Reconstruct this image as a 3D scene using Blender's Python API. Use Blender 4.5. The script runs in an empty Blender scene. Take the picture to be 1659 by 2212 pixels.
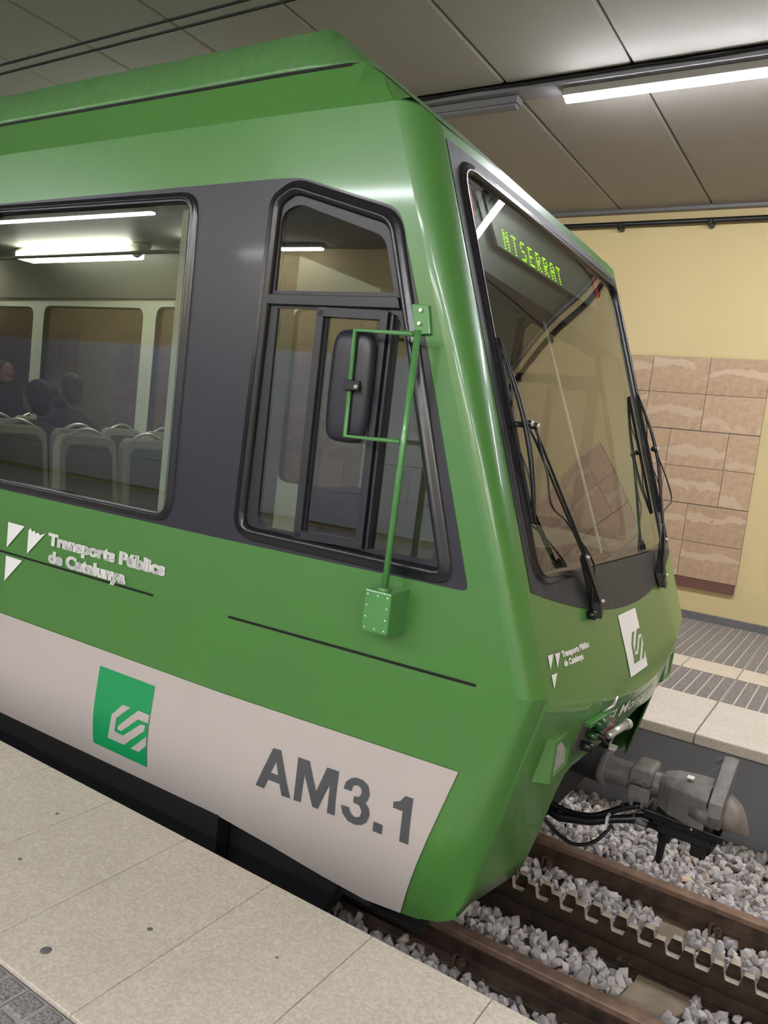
import bpy, bmesh, math, random
from mathutils import Vector, Matrix
from mathutils.geometry import delaunay_2d_cdt
random.seed(7)
sc = bpy.context.scene
C = sc.collection
OFF = Vector((0, -3.93, 2.33))      # working frame (origin at eye height) -> world (track centre line, rail top)

# ------------------------------------------------------------------ camera
cd = bpy.data.cameras.new('camera'); cam = bpy.data.objects.new('camera', cd); C.objects.link(cam)
cd.sensor_fit = 'HORIZONTAL'; cd.sensor_width = 36; cd.lens = 36*1675.44/1659; cd.clip_start = .05; cd.clip_end = 200
r_ = Vector((.83762066, .53413238, .11443006)).normalized()
f_ = Vector((-.52548591, .84511022, -.09825105)); f_ = (f_-f_.dot(r_)*r_).normalized()
u_ = r_.cross(f_)
cam.matrix_world = Matrix(((r_.x, u_.x, -f_.x, OFF.x), (r_.y, u_.y, -f_.y, OFF.y), (r_.z, u_.z, -f_.z, OFF.z), (0, 0, 0, 1)))
sc.camera = cam
# ------------------------------------------------------------------ world and exposure
w = bpy.data.worlds.new('world'); sc.world = w; w.use_nodes = True
w.node_tree.nodes['Background'].inputs[0].default_value = (.9, .95, 1, 1)
w.node_tree.nodes['Background'].inputs[1].default_value = .02
vs = sc.view_settings; vs.view_transform = 'Standard'; vs.look = 'None'; vs.gamma = 1; vs.use_curve_mapping = False
vs.exposure = 0.0
LAMP = 150.0          # emission of the station's tube lamps

# ------------------------------------------------------------------ materials
def lin(c):
    return tuple(((v/255)/12.92 if v/255 <= .04045 else ((v/255+.055)/1.055)**2.4) for v in c)
def mat(name, rgb, rough=.5, metal=0, coat=0, noise=0, nscale=8, rgb2=None, bump=0, bscale=60, emit=0, spec=None, coords='Object', stretch=None):
    m = bpy.data.materials.new(name); m.use_nodes = True
    nt = m.node_tree; b = nt.nodes['Principled BSDF']
    col = lin(rgb); b.inputs['Base Color'].default_value = (*col, 1)
    b.inputs['Roughness'].default_value = rough; b.inputs['Metallic'].default_value = metal
    b.inputs['Coat Weight'].default_value = coat; b.inputs['Coat Roughness'].default_value = .08
    if spec is not None: b.inputs['Specular IOR Level'].default_value = spec
    if noise or bump:
        tc = nt.nodes.new('ShaderNodeTexCoord'); mp = nt.nodes.new('ShaderNodeMapping')
        nt.links.new(tc.outputs[coords], mp.inputs[0])
        if stretch: mp.inputs['Scale'].default_value = stretch
    if noise:
        n = nt.nodes.new('ShaderNodeTexNoise'); n.inputs['Scale'].default_value = nscale; n.inputs['Detail'].default_value = 6
        nt.links.new(mp.outputs[0], n.inputs[0])
        cr = nt.nodes.new('ShaderNodeValToRGB'); c2 = lin(rgb2) if rgb2 else tuple(v*.5 for v in col)
        cr.color_ramp.elements[0].position = .5-.5*(1-noise)-.02; cr.color_ramp.elements[1].position = .5+.5*(1-noise)
        cr.color_ramp.elements[0].position = .35; cr.color_ramp.elements[1].position = .65
        cr.color_ramp.elements[0].color = (*col, 1)
        cr.color_ramp.elements[1].color = (*[a*(1-noise)+bb*noise for a, bb in zip(col, c2)], 1)
        nt.links.new(n.outputs['Fac'], cr.inputs[0]); nt.links.new(cr.outputs[0], b.inputs['Base Color'])
    if bump:
        n2 = nt.nodes.new('ShaderNodeTexNoise'); n2.inputs['Scale'].default_value = bscale; n2.inputs['Detail'].default_value = 4
        nt.links.new(mp.outputs[0], n2.inputs[0])
        bp = nt.nodes.new('ShaderNodeBump'); bp.inputs['Strength'].default_value = bump; bp.inputs['Distance'].default_value = .01
        nt.links.new(n2.outputs['Fac'], bp.inputs['Height']); nt.links.new(bp.outputs[0], b.inputs['Normal'])
    if emit:
        b.inputs['Emission Color'].default_value = (*col, 1); b.inputs['Emission Strength'].default_value = emit
    return m
def glass(name, tint, ior=1.5, rough=.01, add=0.0):
    m = bpy.data.materials.new(name); m.use_nodes = True; nt = m.node_tree; nt.nodes.clear()
    o = nt.nodes.new('ShaderNodeOutputMaterial'); mx = nt.nodes.new('ShaderNodeMixShader')
    # Schlick reflectance of a two-faced pane, independent of which way the sheet faces
    lw = nt.nodes.new('ShaderNodeLayerWeight'); lw.inputs[0].default_value = .5
    F0 = min(.5, 2*((ior-1)/(ior+1))**2)
    pw_ = nt.nodes.new('ShaderNodeMath'); pw_.operation = 'POWER'; pw_.inputs[1].default_value = 4.2; nt.links.new(lw.outputs['Facing'], pw_.inputs[0])
    fr = nt.nodes.new('ShaderNodeMath'); fr.operation = 'MULTIPLY_ADD'; fr.inputs[1].default_value = 1-F0; fr.inputs[2].default_value = F0; nt.links.new(pw_.outputs[0], fr.inputs[0])
    t = nt.nodes.new('ShaderNodeBsdfTransparent'); t.inputs[0].default_value = (*tint, 1)
    g = nt.nodes.new('ShaderNodeBsdfGlossy'); g.inputs['Roughness'].default_value = rough
    nt.links.new(fr.outputs[0], mx.inputs[0]); nt.links.new(t.outputs[0], mx.inputs[1]); nt.links.new(g.outputs[0], mx.inputs[2])
    nt.links.new(mx.outputs[0], o.inputs[0]); return m

GREEN = mat('green_paint', (74, 126, 58), .32, coat=.4, noise=.3, nscale=3.0, rgb2=(73, 119, 64), bump=.03, bscale=3)
GREEN2 = mat('green_fitting_paint', (80, 140, 76), .3, coat=.5)
DGREEN = mat('dark_green_metal', (22, 70, 30), .35, coat=.4)
BAND = mat('grey_band_film', (190, 181, 176), .42, noise=.2, nscale=2, rgb2=(180, 171, 168))
DARK = mat('anthracite_film', (42, 42, 52), .38, coat=.1, noise=.3, nscale=1.5, rgb2=(38, 38, 47))
RUBBER = mat('gasket_rubber', (28, 28, 32), .24, spec=.6)
FRAME = mat('dark_window_frame', (36, 37, 43), .4)
BLACK = mat('black_plastic', (20, 20, 23), .35)
BLACKM = mat('matt_black', (10, 10, 11), .7)
WHITE = mat('white_vinyl', (238, 236, 232), .45)
TEXTG = mat('grey_vinyl', (78, 80, 84), .5)
LOGOG = mat('emerald_vinyl', (24, 150, 88), .4)
CHROME = mat('bright_metal', (214, 212, 206), .32, metal=.7)
GLASS = glass('window_glass', (.56, .60, .56), 1.66)
WGLASS = glass('windscreen_glass', (.62, .66, .60), 1.75)
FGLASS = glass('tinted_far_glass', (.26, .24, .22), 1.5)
LIPGLINT = mat('lip_glint', (120, 120, 126), .2, metal=.5)
CREAM = mat('cream_lining', (196, 203, 182), .5)
LAMPM = mat('tube_diffuser', (246, 249, 255), .4, emit=LAMP)
TRAINLAMP = mat('cabin_lamp', (255, 250, 240), .4, emit=13)
LED = mat('led_dot', (190, 255, 20), .4, emit=2.2)
REDM = mat('red_film', (215, 45, 50), .4, emit=.25)
CAST = mat('cast_iron', (120, 116, 112), .55, metal=.2, noise=.6, nscale=12, rgb2=(80, 76, 72), bump=.3, bscale=50)
RUST = mat('rusty_rail', (92, 72, 60), .65, metal=.15, noise=.8, nscale=10, rgb2=(52, 40, 34), bump=.5, bscale=60)
RAILTOP = mat('worn_rail_head', (146, 118, 100), .5, metal=.3, noise=.7, nscale=14, rgb2=(104, 82, 68), bump=.2, bscale=60)
RACKM = mat('rack_side_steel', (70, 56, 46), .55, metal=.3, noise=.7, nscale=12, rgb2=(40, 31, 26), bump=.4, bscale=50)
RACKW = mat('rack_worn_flank', (184, 172, 156), .5, metal=.2, noise=.5, nscale=20, rgb2=(140, 128, 114))
SLEEP = mat('rusty_sleeper_steel', (146, 130, 108), .7, noise=.6, nscale=9, rgb2=(108, 92, 74), bump=.4, bscale=40)
def speckle(name, a, b_, c_, scale=60, rough=.7):
    m = mat(name, a, rough, bump=.05, bscale=90); nt = m.node_tree; b = nt.nodes['Principled BSDF']
    tc = nt.nodes.new('ShaderNodeTexCoord'); oi = nt.nodes.new('ShaderNodeObjectInfo')
    ad = nt.nodes.new('ShaderNodeVectorMath'); ad.operation = 'ADD'
    nt.links.new(tc.outputs['Object'], ad.inputs[0]); nt.links.new(oi.outputs['Location'], ad.inputs[1])
    n = nt.nodes.new('ShaderNodeTexNoise'); n.inputs['Scale'].default_value = scale; n.inputs['Detail'].default_value = 5
    nt.links.new(ad.outputs[0], n.inputs[0])
    cr = nt.nodes.new('ShaderNodeValToRGB'); e = cr.color_ramp.elements
    e[0].position = .38; e[0].color = (*lin(b_), 1); e[1].position = .64; e[1].color = (*lin(c_), 1)
    k = e.new(.5); k.color = (*lin(a), 1)
    n2 = nt.nodes.new('ShaderNodeTexNoise'); n2.inputs['Scale'].default_value = 3.2; n2.inputs['Detail'].default_value = 3
    nt.links.new(ad.outputs[0], n2.inputs[0])
    mx = nt.nodes.new('ShaderNodeMix'); mx.data_type = 'RGBA'; mx.blend_type = 'MULTIPLY'; mx.inputs['Factor'].default_value = .35
    cr2 = nt.nodes.new('ShaderNodeValToRGB'); cr2.color_ramp.elements[0].position = .35; cr2.color_ramp.elements[0].color = (.84, .82, .80, 1); cr2.color_ramp.elements[1].position = .65
    nt.links.new(n2.outputs['Fac'], cr2.inputs[0])
    nt.links.new(n.outputs['Fac'], cr.inputs[0]); nt.links.new(cr.outputs[0], mx.inputs['A']); nt.links.new(cr2.outputs[0], mx.inputs['B'])
    nt.links.new(mx.outputs['Result'], b.inputs['Base Color']); return m
COPING = speckle('terrazzo_coping', (208, 196, 181), (199, 187, 172), (218, 208, 194), 90)
PAVER = speckle('grey_paver', (136, 130, 130), (108, 103, 104), (160, 155, 152), 120)
STRIPE = mat('light_guidance_tile', (206, 192, 170), .7, noise=.3, nscale=10, rgb2=(190, 176, 154))
def pervar(name, cols, rough=.7, bump=.3, bscale=40, streak=False):
    m = mat(name, cols[0], rough, bump=bump, bscale=bscale); nt = m.node_tree; b = nt.nodes['Principled BSDF']
    oi = nt.nodes.new('ShaderNodeObjectInfo'); cr = nt.nodes.new('ShaderNodeValToRGB'); cr.color_ramp.elements[0].color = (*lin(cols[0]), 1)
    cr.color_ramp.elements[1].color = (*lin(cols[-1]), 1)
    for i, c in enumerate(cols[1:-1]): k = cr.color_ramp.elements.new((i+1)/(len(cols)-1)); k.color = (*lin(c), 1)
    nt.links.new(oi.outputs['Random'], cr.inputs[0]); out = cr.outputs[0]
    tc = nt.nodes.new('ShaderNodeTexCoord')
    n = nt.nodes.new('ShaderNodeTexNoise'); n.inputs['Scale'].default_value = 18; n.inputs['Detail'].default_value = 6
    nt.links.new(tc.outputs['Object'], n.inputs[0])
    mx = nt.nodes.new('ShaderNodeMix'); mx.data_type = 'RGBA'; mx.blend_type = 'OVERLAY'; mx.inputs['Factor'].default_value = .30 if streak else .55
    nt.links.new(out, mx.inputs['A']); nt.links.new(n.outputs['Fac'], mx.inputs['B']); out = mx.outputs['Result']
    if streak:   # pale mineral vein running along the tile, higher or lower on each tile
        sp = nt.nodes.new('ShaderNodeSeparateXYZ'); nt.links.new(tc.outputs['Object'], sp.inputs[0])
        n3 = nt.nodes.new('ShaderNodeTexNoise'); n3.inputs['Scale'].default_value = 3.4; n3.inputs['Detail'].default_value = 5
        av = nt.nodes.new('ShaderNodeVectorMath'); av.operation = 'ADD'; nt.links.new(tc.outputs['Object'], av.inputs[0]); nt.links.new(oi.outputs['Location'], av.inputs[1]); nt.links.new(av.outputs[0], n3.inputs[0])
        def mth(op, a, bv):
            q = nt.nodes.new('ShaderNodeMath'); q.operation = op
            for i, v in enumerate((a, bv)):
                if v is None: continue
                if isinstance(v, (int, float)): q.inputs[i].default_value = v
                else: nt.links.new(v, q.inputs[i])
            return q.outputs[0]
        pos = mth('MULTIPLY', mth('SUBTRACT', oi.outputs['Random'], .5), .5)
        wob = mth('MULTIPLY', mth('SUBTRACT', n3.outputs['Fac'], .5), .30)
        d = mth('ABSOLUTE', mth('SUBTRACT', sp.outputs['Z'], mth('ADD', pos, wob)), None)
        fac = mth('MULTIPLY', mth('LESS_THAN', d, .040), mth('GREATER_THAN', n3.outputs['Fac'], .36))
        m3 = nt.nodes.new('ShaderNodeMix'); m3.data_type = 'RGBA'; nt.links.new(mth('MULTIPLY', fac, .6), m3.inputs['Factor'])
        nt.links.new(out, m3.inputs['A']); m3.inputs['B'].default_value = (*lin((208, 184, 158)), 1); out = m3.outputs['Result']
    nt.links.new(out, b.inputs['Base Color']); return m
STONE = pervar('ballast_stone', [(196, 188, 184), (166, 160, 158), (216, 208, 202), (140, 136, 138), (206, 192, 180), (178, 172, 176)], .8)
STONEORE = mat('ochre_stone', (206, 170, 140), .8, noise=.7, nscale=30, rgb2=(226, 214, 200))
TILE = pervar('sandstone_tile', [(186, 156, 126), (192, 162, 134), (178, 148, 120), (189, 160, 132)], .65, .1, 60, True)
YELLOW = mat('yellow_plaster', (210, 190, 142), .85, noise=.3, nscale=1.2, rgb2=(202, 181, 134), bump=.1, bscale=120)
CEILM = mat('grey_ceiling_panel', (158, 153, 147), .85, noise=.3, nscale=1.0, rgb2=(150, 145, 139), bump=.05, bscale=150)
CEILGAP = mat('ceiling_gap_dark', (34, 33, 34), .9)
TRENCH = mat('dark_grey_wall_paint', (122, 122, 126), .7, noise=.4, nscale=2, rgb2=(108, 108, 112))
BASEM = mat('dark_baseboard', (98, 96, 98), .7, noise=.5, nscale=25, rgb2=(120, 118, 118))
TRAYM = mat('galvanised_tray', (128, 126, 132), .5, metal=.3)
BROWN = mat('brown_red_frame', (112, 74, 66), .5)
BLOCK = pervar('pale_block', [(222, 226, 238), (210, 214, 230), (226, 228, 236)], .7, .1, 30)
SEATM = mat('grey_green_seat', (150, 148, 128), .7, noise=.4, nscale=10, rgb2=(134, 132, 112))
SEATIN = mat('olive_seat_fabric', (74, 78, 50), .9)
NAVY = mat('navy_fabric', (16, 20, 40), .9)
SKIN = mat('skin', (124, 88, 72), .6)
HAIR = mat('dark_hair', (24, 20, 20), .7)
CLOTH1 = mat('dark_clothing', (30, 32, 42), .9)
CLOTHW = mat('white_cloth', (214, 220, 210), .9)

# ------------------------------------------------------------------ mesh helpers
class MB:
    def __init__(s): s.nr = False; s.v = []; s.f = []; s.mi = []; s.cur = 0
    def add(s, vs_, fs):
        b = len(s.v); s.v += [tuple(q) for q in vs_]; s.f += [tuple(b+i for i in f) for f in fs]; s.mi += [s.cur]*len(fs); return s
    def box(s, x0, x1, y0, y1, z0, z1):
        return s.hexa([(x0, y0, z0), (x1, y0, z0), (x1, y1, z0), (x0, y1, z0), (x0, y0, z1), (x1, y0, z1), (x1, y1, z1), (x0, y1, z1)])
    def hexa(s, p): return s.add(p, [(0, 3, 2, 1), (4, 5, 6, 7), (0, 1, 5, 4), (1, 2, 6, 5), (2, 3, 7, 6), (3, 0, 4, 7)])
    def ring(s, c, ax, r, n, ph=0):
        ax = Vector(ax).normalized(); a = ax.orthogonal().normalized(); b = ax.cross(a)
        return [tuple(Vector(c)+(a*math.cos(t)+b*math.sin(t))*r) for t in [ph+2*math.pi*i/n for i in range(n)]]
    def tube(s, pts, r, n=8, caps=True):
        pts = [Vector(p) for p in pts]; rs = r if isinstance(r, (list, tuple)) else [r]*len(pts)
        a = (pts[1]-pts[0]).orthogonal().normalized(); base = len(s.v); k = len(pts)
        for i, p in enumerate(pts):
            t = (pts[min(i+1, k-1)]-pts[max(i-1, 0)]).normalized(); a = (a-t*a.dot(t)).normalized(); b = t.cross(a)
            s.v += [tuple(p+(a*math.cos(2*math.pi*j/n)+b*math.sin(2*math.pi*j/n))*rs[i]) for j in range(n)]
        for i in range(k-1):
            for j in range(n):
                s.f.append((base+i*n+j, base+i*n+(j+1) % n, base+(i+1)*n+(j+1) % n, base+(i+1)*n+j)); s.mi.append(s.cur)
        if caps:
            s.f.append(tuple(base+j for j in range(n))[::-1]); s.f.append(tuple(base+(k-1)*n+j for j in range(n))); s.mi += [s.cur]*2
        return s
    def ell(s, c, r, nu=12, nv=8):
        vs_ = []; fs = []
        for i in range(nv+1):
            th = math.pi*i/nv
            for j in range(nu):
                ph = 2*math.pi*j/nu; vs_.append((c[0]+r[0]*math.sin(th)*math.cos(ph), c[1]+r[1]*math.sin(th)*math.sin(ph), c[2]+r[2]*math.cos(th)))
        for i in range(nv):
            for j in range(nu): fs.append((i*nu+j, (i+1)*nu+j, (i+1)*nu+(j+1) % nu, i*nu+(j+1) % nu))
        return s.add(vs_, fs)
    def loft(s, rings, closed=False, caps=False):
        n = len(rings[0]); b = len(s.v)
        for r in rings: s.v += [tuple(p) for p in r]
        m = n if closed else n-1
        for i in range(len(rings)-1):
            for j in range(m): s.f.append((b+i*n+j, b+i*n+(j+1) % n, b+(i+1)*n+(j+1) % n, b+(i+1)*n+j)); s.mi.append(s.cur)
        if caps: s.f.append(tuple(b+j for j in range(n))[::-1]); s.f.append(tuple(b+(len(rings)-1)*n+j for j in range(n))); s.mi += [s.cur]*2
        return s
    def prism(s, poly, A, B):
        """poly 2-d; A, B functions (u,v)->3-d for the two faces"""
        n = len(poly); s.add([A(*p) for p in poly]+[B(*p) for p in poly], [tuple(range(n)), tuple(range(2*n-1, n-1, -1))]+[(i, n+i, n+(i+1) % n, (i+1) % n) for i in range(n)])
        return s
def cr(pts, n=6):
    P = [Vector(p) for p in pts]; P = [P[0]*2-P[1]]+P+[P[-1]*2-P[-2]]; out = []
    for i in range(1, len(P)-2):
        a, b, c, d = P[i-1:i+3]
        for k in range(n): t = k/n; out.append(.5*((2*b)+(-a+c)*t+(2*a-5*b+4*c-d)*t*t+(-a+3*b-3*c+d)*t**3))
    return out+[P[-2]]
def finish(o, label=None, cat=None, group=None, kind=None):
    if label: o['label'] = label
    if cat: o['category'] = cat
    if group: o['group'] = group
    if kind: o['kind'] = kind
    return o
def empty(name, loc, label=None, cat=None, group=None, kind=None):
    o = bpy.data.objects.new(name, None); C.objects.link(o); o.location = Vector(loc)+OFF; o.empty_display_size = .1
    return finish(o, label, cat, group, kind)
def worldloc(o):
    v = Vector((0, 0, 0))
    while o: v += o.location; o = o.parent
    return v
def build(mb, name, m, parent=None, smooth=False, label=None, cat=None, group=None, kind=None, bevel=0, solid=0, org=None, recalc=True, subsurf=0):
    me = bpy.data.meshes.new(name)
    if org is None:
        if parent is not None: org = None
        else:
            xs = [v[0] for v in mb.v]; ys_ = [v[1] for v in mb.v]; zs = [v[2] for v in mb.v]
            org = ((min(xs)+max(xs))/2, (min(ys_)+max(ys_))/2, min(zs))
    po = worldloc(parent) if parent is not None else Vector((0, 0, 0))
    wo = (Vector(org)+OFF) if org is not None else po
    me.from_pydata([tuple(Vector(v)+OFF-wo) for v in mb.v], [], mb.f)
    ms = m if isinstance(m, (list, tuple)) else [m]
    for q in ms: me.materials.append(q)
    if len(ms) > 1: me.polygons.foreach_set('material_index', mb.mi)
    if recalc and not mb.nr:
        bm = bmesh.new(); bm.from_mesh(me); bmesh.ops.recalc_face_normals(bm, faces=bm.faces); bm.to_mesh(me); bm.free()
    if smooth: me.polygons.foreach_set('use_smooth', [True]*len(me.polygons))
    o = bpy.data.objects.new(name, me); C.objects.link(o)
    if parent is not None: o.parent = parent
    o.location = wo-po
    if solid: q = o.modifiers.new('solid', 'SOLIDIFY'); q.thickness = solid; q.offset = -1
    if bevel:
        q = o.modifiers.new('bevel', 'BEVEL'); q.width = bevel; q.segments = 2; q.limit_method = 'ANGLE'; q.angle_limit = math.radians(40); q.harden_normals = False
    if subsurf: q = o.modifiers.new('sub', 'SUBSURF'); q.levels = subsurf; q.render_levels = subsurf
    return finish(o, label, cat, group, kind)
def clone(o, loc=None, parent=None, name=None):
    c = o.copy(); C.objects.link(c)
    if parent is not None: c.parent = parent
    if loc is not None: c.location = loc
    return c
def inside(p, poly):
    x, y = p; r = False; j = len(poly)-1
    for i in range(len(poly)):
        xi, yi = poly[i]; xj, yj = poly[j]
        if (yi > y) != (yj > y) and x < (xj-xi)*(y-yi)/(yj-yi)+xi: r = not r
        j = i
    return r
def rnd(poly, rads, seg=5):
    """round the corners of a polygon; rads is one radius or a list"""
    out = []; n = len(poly); rads = rads if isinstance(rads, (list, tuple)) else [rads]*n
    for i in range(n):
        p = Vector(poly[i]); a = Vector(poly[i-1])-p; b = Vector(poly[(i+1) % n])-p; r = rads[i]
        if r <= 0: out.append(tuple(p)); continue
        d = min(r, a.length*.48, b.length*.48); a = a.normalized()*d; b = b.normalized()*d
        for k in range(seg+1):
            t = k/seg; out.append(tuple((p+a)*(1-t)**2+p*2*t*(1-t)+(p+b)*t*t))
    return out
def inset(poly, d):
    n = len(poly); ar = sum(poly[i-1][0]*poly[i][1]-poly[i][0]*poly[i-1][1] for i in range(n)); sg = 1 if ar > 0 else -1; out = []
    for i in range(n):
        a = (Vector(poly[i])-Vector(poly[i-1])).normalized(); b = (Vector(poly[(i+1) % n])-Vector(poly[i])).normalized()
        na = Vector((-a.y, a.x))*sg; nb = Vector((-b.y, b.x))*sg; m = (na+nb)
        if m.length < 1e-6: m = na
        m.normalize(); out.append(tuple(Vector(poly[i])+m*d/max(.5, m.dot(na))))
    return out
def panel(mb, outline, holes, fn, grid=.12, maxseg=.15, extra=()):
    """triangulated sheet over a 2-d region with holes, mapped to 3-d by fn"""
    mb.nr = True; V = []; Eg = []
    def loop(poly):
        pts = []
        for i in range(len(poly)):
            a = Vector(poly[i]); b = Vector(poly[(i+1) % len(poly)]); k = max(1, int((b-a).length/maxseg))
            for t in range(k): pts.append(tuple(a+(b-a)*t/k))
        s0 = len(V); V.extend(pts); Eg.extend([(s0+i, s0+(i+1) % len(pts)) for i in range(len(pts))])
    loop(outline)
    for h in holes: loop(h)
    xs = [p[0] for p in outline]; ys_ = [p[1] for p in outline]
    x = min(xs)+grid*.5
    while x < max(xs):
        y = min(ys_)+grid*.5
        while y < max(ys_):
            if inside((x, y), outline) and not any(inside((x, y), h) for h in holes):
                if min(abs(x-v[0])+abs(y-v[1]) for v in V) > grid*.4: V.append((x, y))
            y += grid
        x += grid
    vs2, _, fs, _, _, _ = delaunay_2d_cdt([Vector(v) for v in V], Eg, [], 0, 1e-5)
    keep = []
    for f in fs:
        c = ((vs2[f[0]].x+vs2[f[1]].x+vs2[f[2]].x)/3, (vs2[f[0]].y+vs2[f[1]].y+vs2[f[2]].y)/3)
        if inside(c, outline) and not any(inside(c, h) for h in holes):
            A2 = (vs2[f[1]].x-vs2[f[0]].x)*(vs2[f[2]].y-vs2[f[0]].y)-(vs2[f[1]].y-vs2[f[0]].y)*(vs2[f[2]].x-vs2[f[0]].x)
            if abs(A2) > 2e-6: keep.append(tuple(f) if A2 > 0 else tuple(f)[::-1])
    used = sorted({i for f in keep for i in f}); ix = {k: i for i, k in enumerate(used)}
    mb.add([fn(vs2[k].x, vs2[k].y) for k in used], [tuple(ix[i] for i in f) for f in keep]); return mb
def lerp(x, tab):
    if x <= tab[0][0]: return tab[0][1]
    for (a, va), (b, vb) in zip(tab, tab[1:]):
        if x <= b: return va+(vb-va)*(x-a)/(b-a)
    return tab[-1][1]
def text_poly(txt, size, bold=.0):
    cu = bpy.data.curves.new('t', 'FONT'); cu.body = txt; cu.size = size; cu.offset = bold; cu.resolution_u = 3
    o = bpy.data.objects.new('t', cu); C.objects.link(o); bpy.context.view_layer.update()
    me = bpy.data.meshes.new_from_object(o.evaluated_get(bpy.context.evaluated_depsgraph_get()))
    vs_ = [(v.co.x, v.co.y) for v in me.vertices]; fs = [tuple(p.vertices) for p in me.polygons]
    bpy.data.objects.remove(o); bpy.data.curves.remove(cu); bpy.data.meshes.remove(me); return vs_, fs

# ------------------------------------------------------------------ train body surfaces (working frame)
YC = 3.93
mir = lambda p: (p[0], 2*YC-p[1], p[2])
def yside(X, z, d=0):                       # near side wall; d > 0 is outwards (towards -y)
    y = lerp(X, [(-14, 2.42), (-9, 2.47), (-4.4, 2.545), (-2.37, 2.58), (-1.0, 2.645)])
    if z > 1.29: y += (z-1.29)*.38
    if z < -1.5: y += (z+1.5)**2*.5
    return y-d
def Ef(z): return -1.62-.348*(z-1.165)
def Bf(z): return lerp(z, [(-1.9, .06), (-.904, .055), (-.70, .045), (-.53, .035), (1.165, .02)])
def zfold(y): t = min(1, abs(y-YC)/1.23); return -1.05+.15*t**1.6
def Xfront(y, z, d=0):
    t = min(1, abs(y-YC)/1.19); z0 = zfold(y)
    if z >= z0: return Ef(z)+Bf(z)*(1-t**3)+d
    return Ef(z0)+Bf(z0)*(1-t**3)-(z0-z)*.235+d
side = lambda d=0: (lambda X, z: (X, yside(X, z, d), z))
fside = lambda d=0: (lambda X, z: mir((X, yside(X, z, d), z)))
front = lambda d=0: (lambda y, z: (Xfront(y, z, d), y, z))
def Sx(z):                                  # where the side meets the rounded corner
    return -1.79-.368*(z-1.29) if z >= -.9 else -.984-.33*(-.9-z)
ZTOP = 1.235
zbs = [(-14, -1.86), (-2.4, -1.865), (-2.05, -1.91), (-1.78, -1.955), (-1.57, -1.98), (-1.4, -1.965), (-1.3, -1.95)]
yzb = [(2.70, -1.84), (2.765, -1.81), (2.89, -1.80), (3.06, -1.79), (3.11, -1.74), (3.129, -1.60), (3.133, -1.41), (3.15, -1.33), (3.19, -1.30), (3.353, -1.274), (3.567, -1.25), (3.93, -1.197)]
XB = -14.0
train = empty('rack_railway_train', (-1.9, 3.93, -2.33), 'green and grey rack railway train stopped beside the near platform, cab end facing right', 'train')

# ---- openings (X, z) on the side
paxwins = [(-4.44, -2.77), (-6.20, -4.57), (-8.06, -6.33), (-9.9, -8.2), (-11.8, -10.05)]
def pw(a, b, d=0): return rnd([(a+d, 1.02-d), (a+d, -.535+d), (b-d, -.535+d), (b-d, 1.005-d)], .12-d*.5)
GAS = rnd([(-2.385, -.53), (-1.275, -.545), (-1.70, .868), (-2.19, 1.015), (-2.245, 1.015), (-2.352, .955)], [.12, .10, .08, .10, .06, .12])
GASIN = inset(GAS, .062)
dark = rnd([(XB+.1, 1.03), (XB+.1, -.552), (-1.225, -.548), (-1.50, .29), (-1.71, .88), (-2.19, 1.022), (-2.30, 1.026)], [0, 0, .03, .0, .06, .06, 0])
def side_outline():
    o = [(XB, 1.29)]
    x = XB
    for xx, zz in zbs: o.append((xx, zz))
    zz = -1.95
    N = 14
    for j in range(1, 13): z = -1.95+1.05*j/12; o.append((Sx(z), z))
    for j in range(1, 21): z = -.9+2.19*j/20; o.append((Sx(z), z))
    # force the exact fold vertex
    return o
holes = [pw(a, b, .03) for a, b in paxwins]+[inset(GAS, .03)]
so = side_outline()
body = empty('body_shell', (-1.9, 3.93, -2.33)); body.parent = train; body.location = (0, 0, 0)
for nm, fn in (('side_panel', side), ('side_panel', fside)):
    mb = panel(MB(), so, holes, fn(0), .12, .15); build(mb, nm, GREEN, body, smooth=True, solid=0)
    mb = panel(MB(), so, holes, fn(-.055), .3, .2); build(mb, 'inner_lining', CREAM, body, smooth=True)
# ---- rounded corner posts, both sides
def corner(zlo_u, zhi, N, flip):
    mb = MB(); rows = []
    NU = 12
    for j in range(N+1):
        row = []
        for i in range(NU+1):
            u = i/NU; z0 = zlo_u(u); z1 = zhi(u); z = z0+(z1-z0)*j/N
            xs, ysd = Sx(z), yside(Sx(z), z)
            if z >= -.9: xe, ye = Ef(z), 2.74; cx, cy = xe-.018, ysd+.008
            else: xe = -.90-.235*(-.9-z); ye = 2.74-.045*(-.9-z)/.95; cx, cy = xe-.018-.035*(-.9-z), ysd+.008+.012*(-.9-z)
            X = xs*(1-u)**2+cx*2*u*(1-u)+xe*u*u; y = ysd*(1-u)**2+cy*2*u*(1-u)+ye*u*u
            p = (X, y, z); row.append(mir(p) if flip else p)
        rows.append(row)
    return mb.loft(rows)
for fl in (False, True):
    mb = corner(lambda u: -.9, lambda u: 1.29-.055*u**2, 20, fl); build(mb, 'corner_post', GREEN, body, smooth=True)
    mb = corner(lambda u: -1.95+.11*u**1.5, lambda u: -.9, 12, fl); build(mb, 'lower_corner', GREEN, body, smooth=True)
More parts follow.
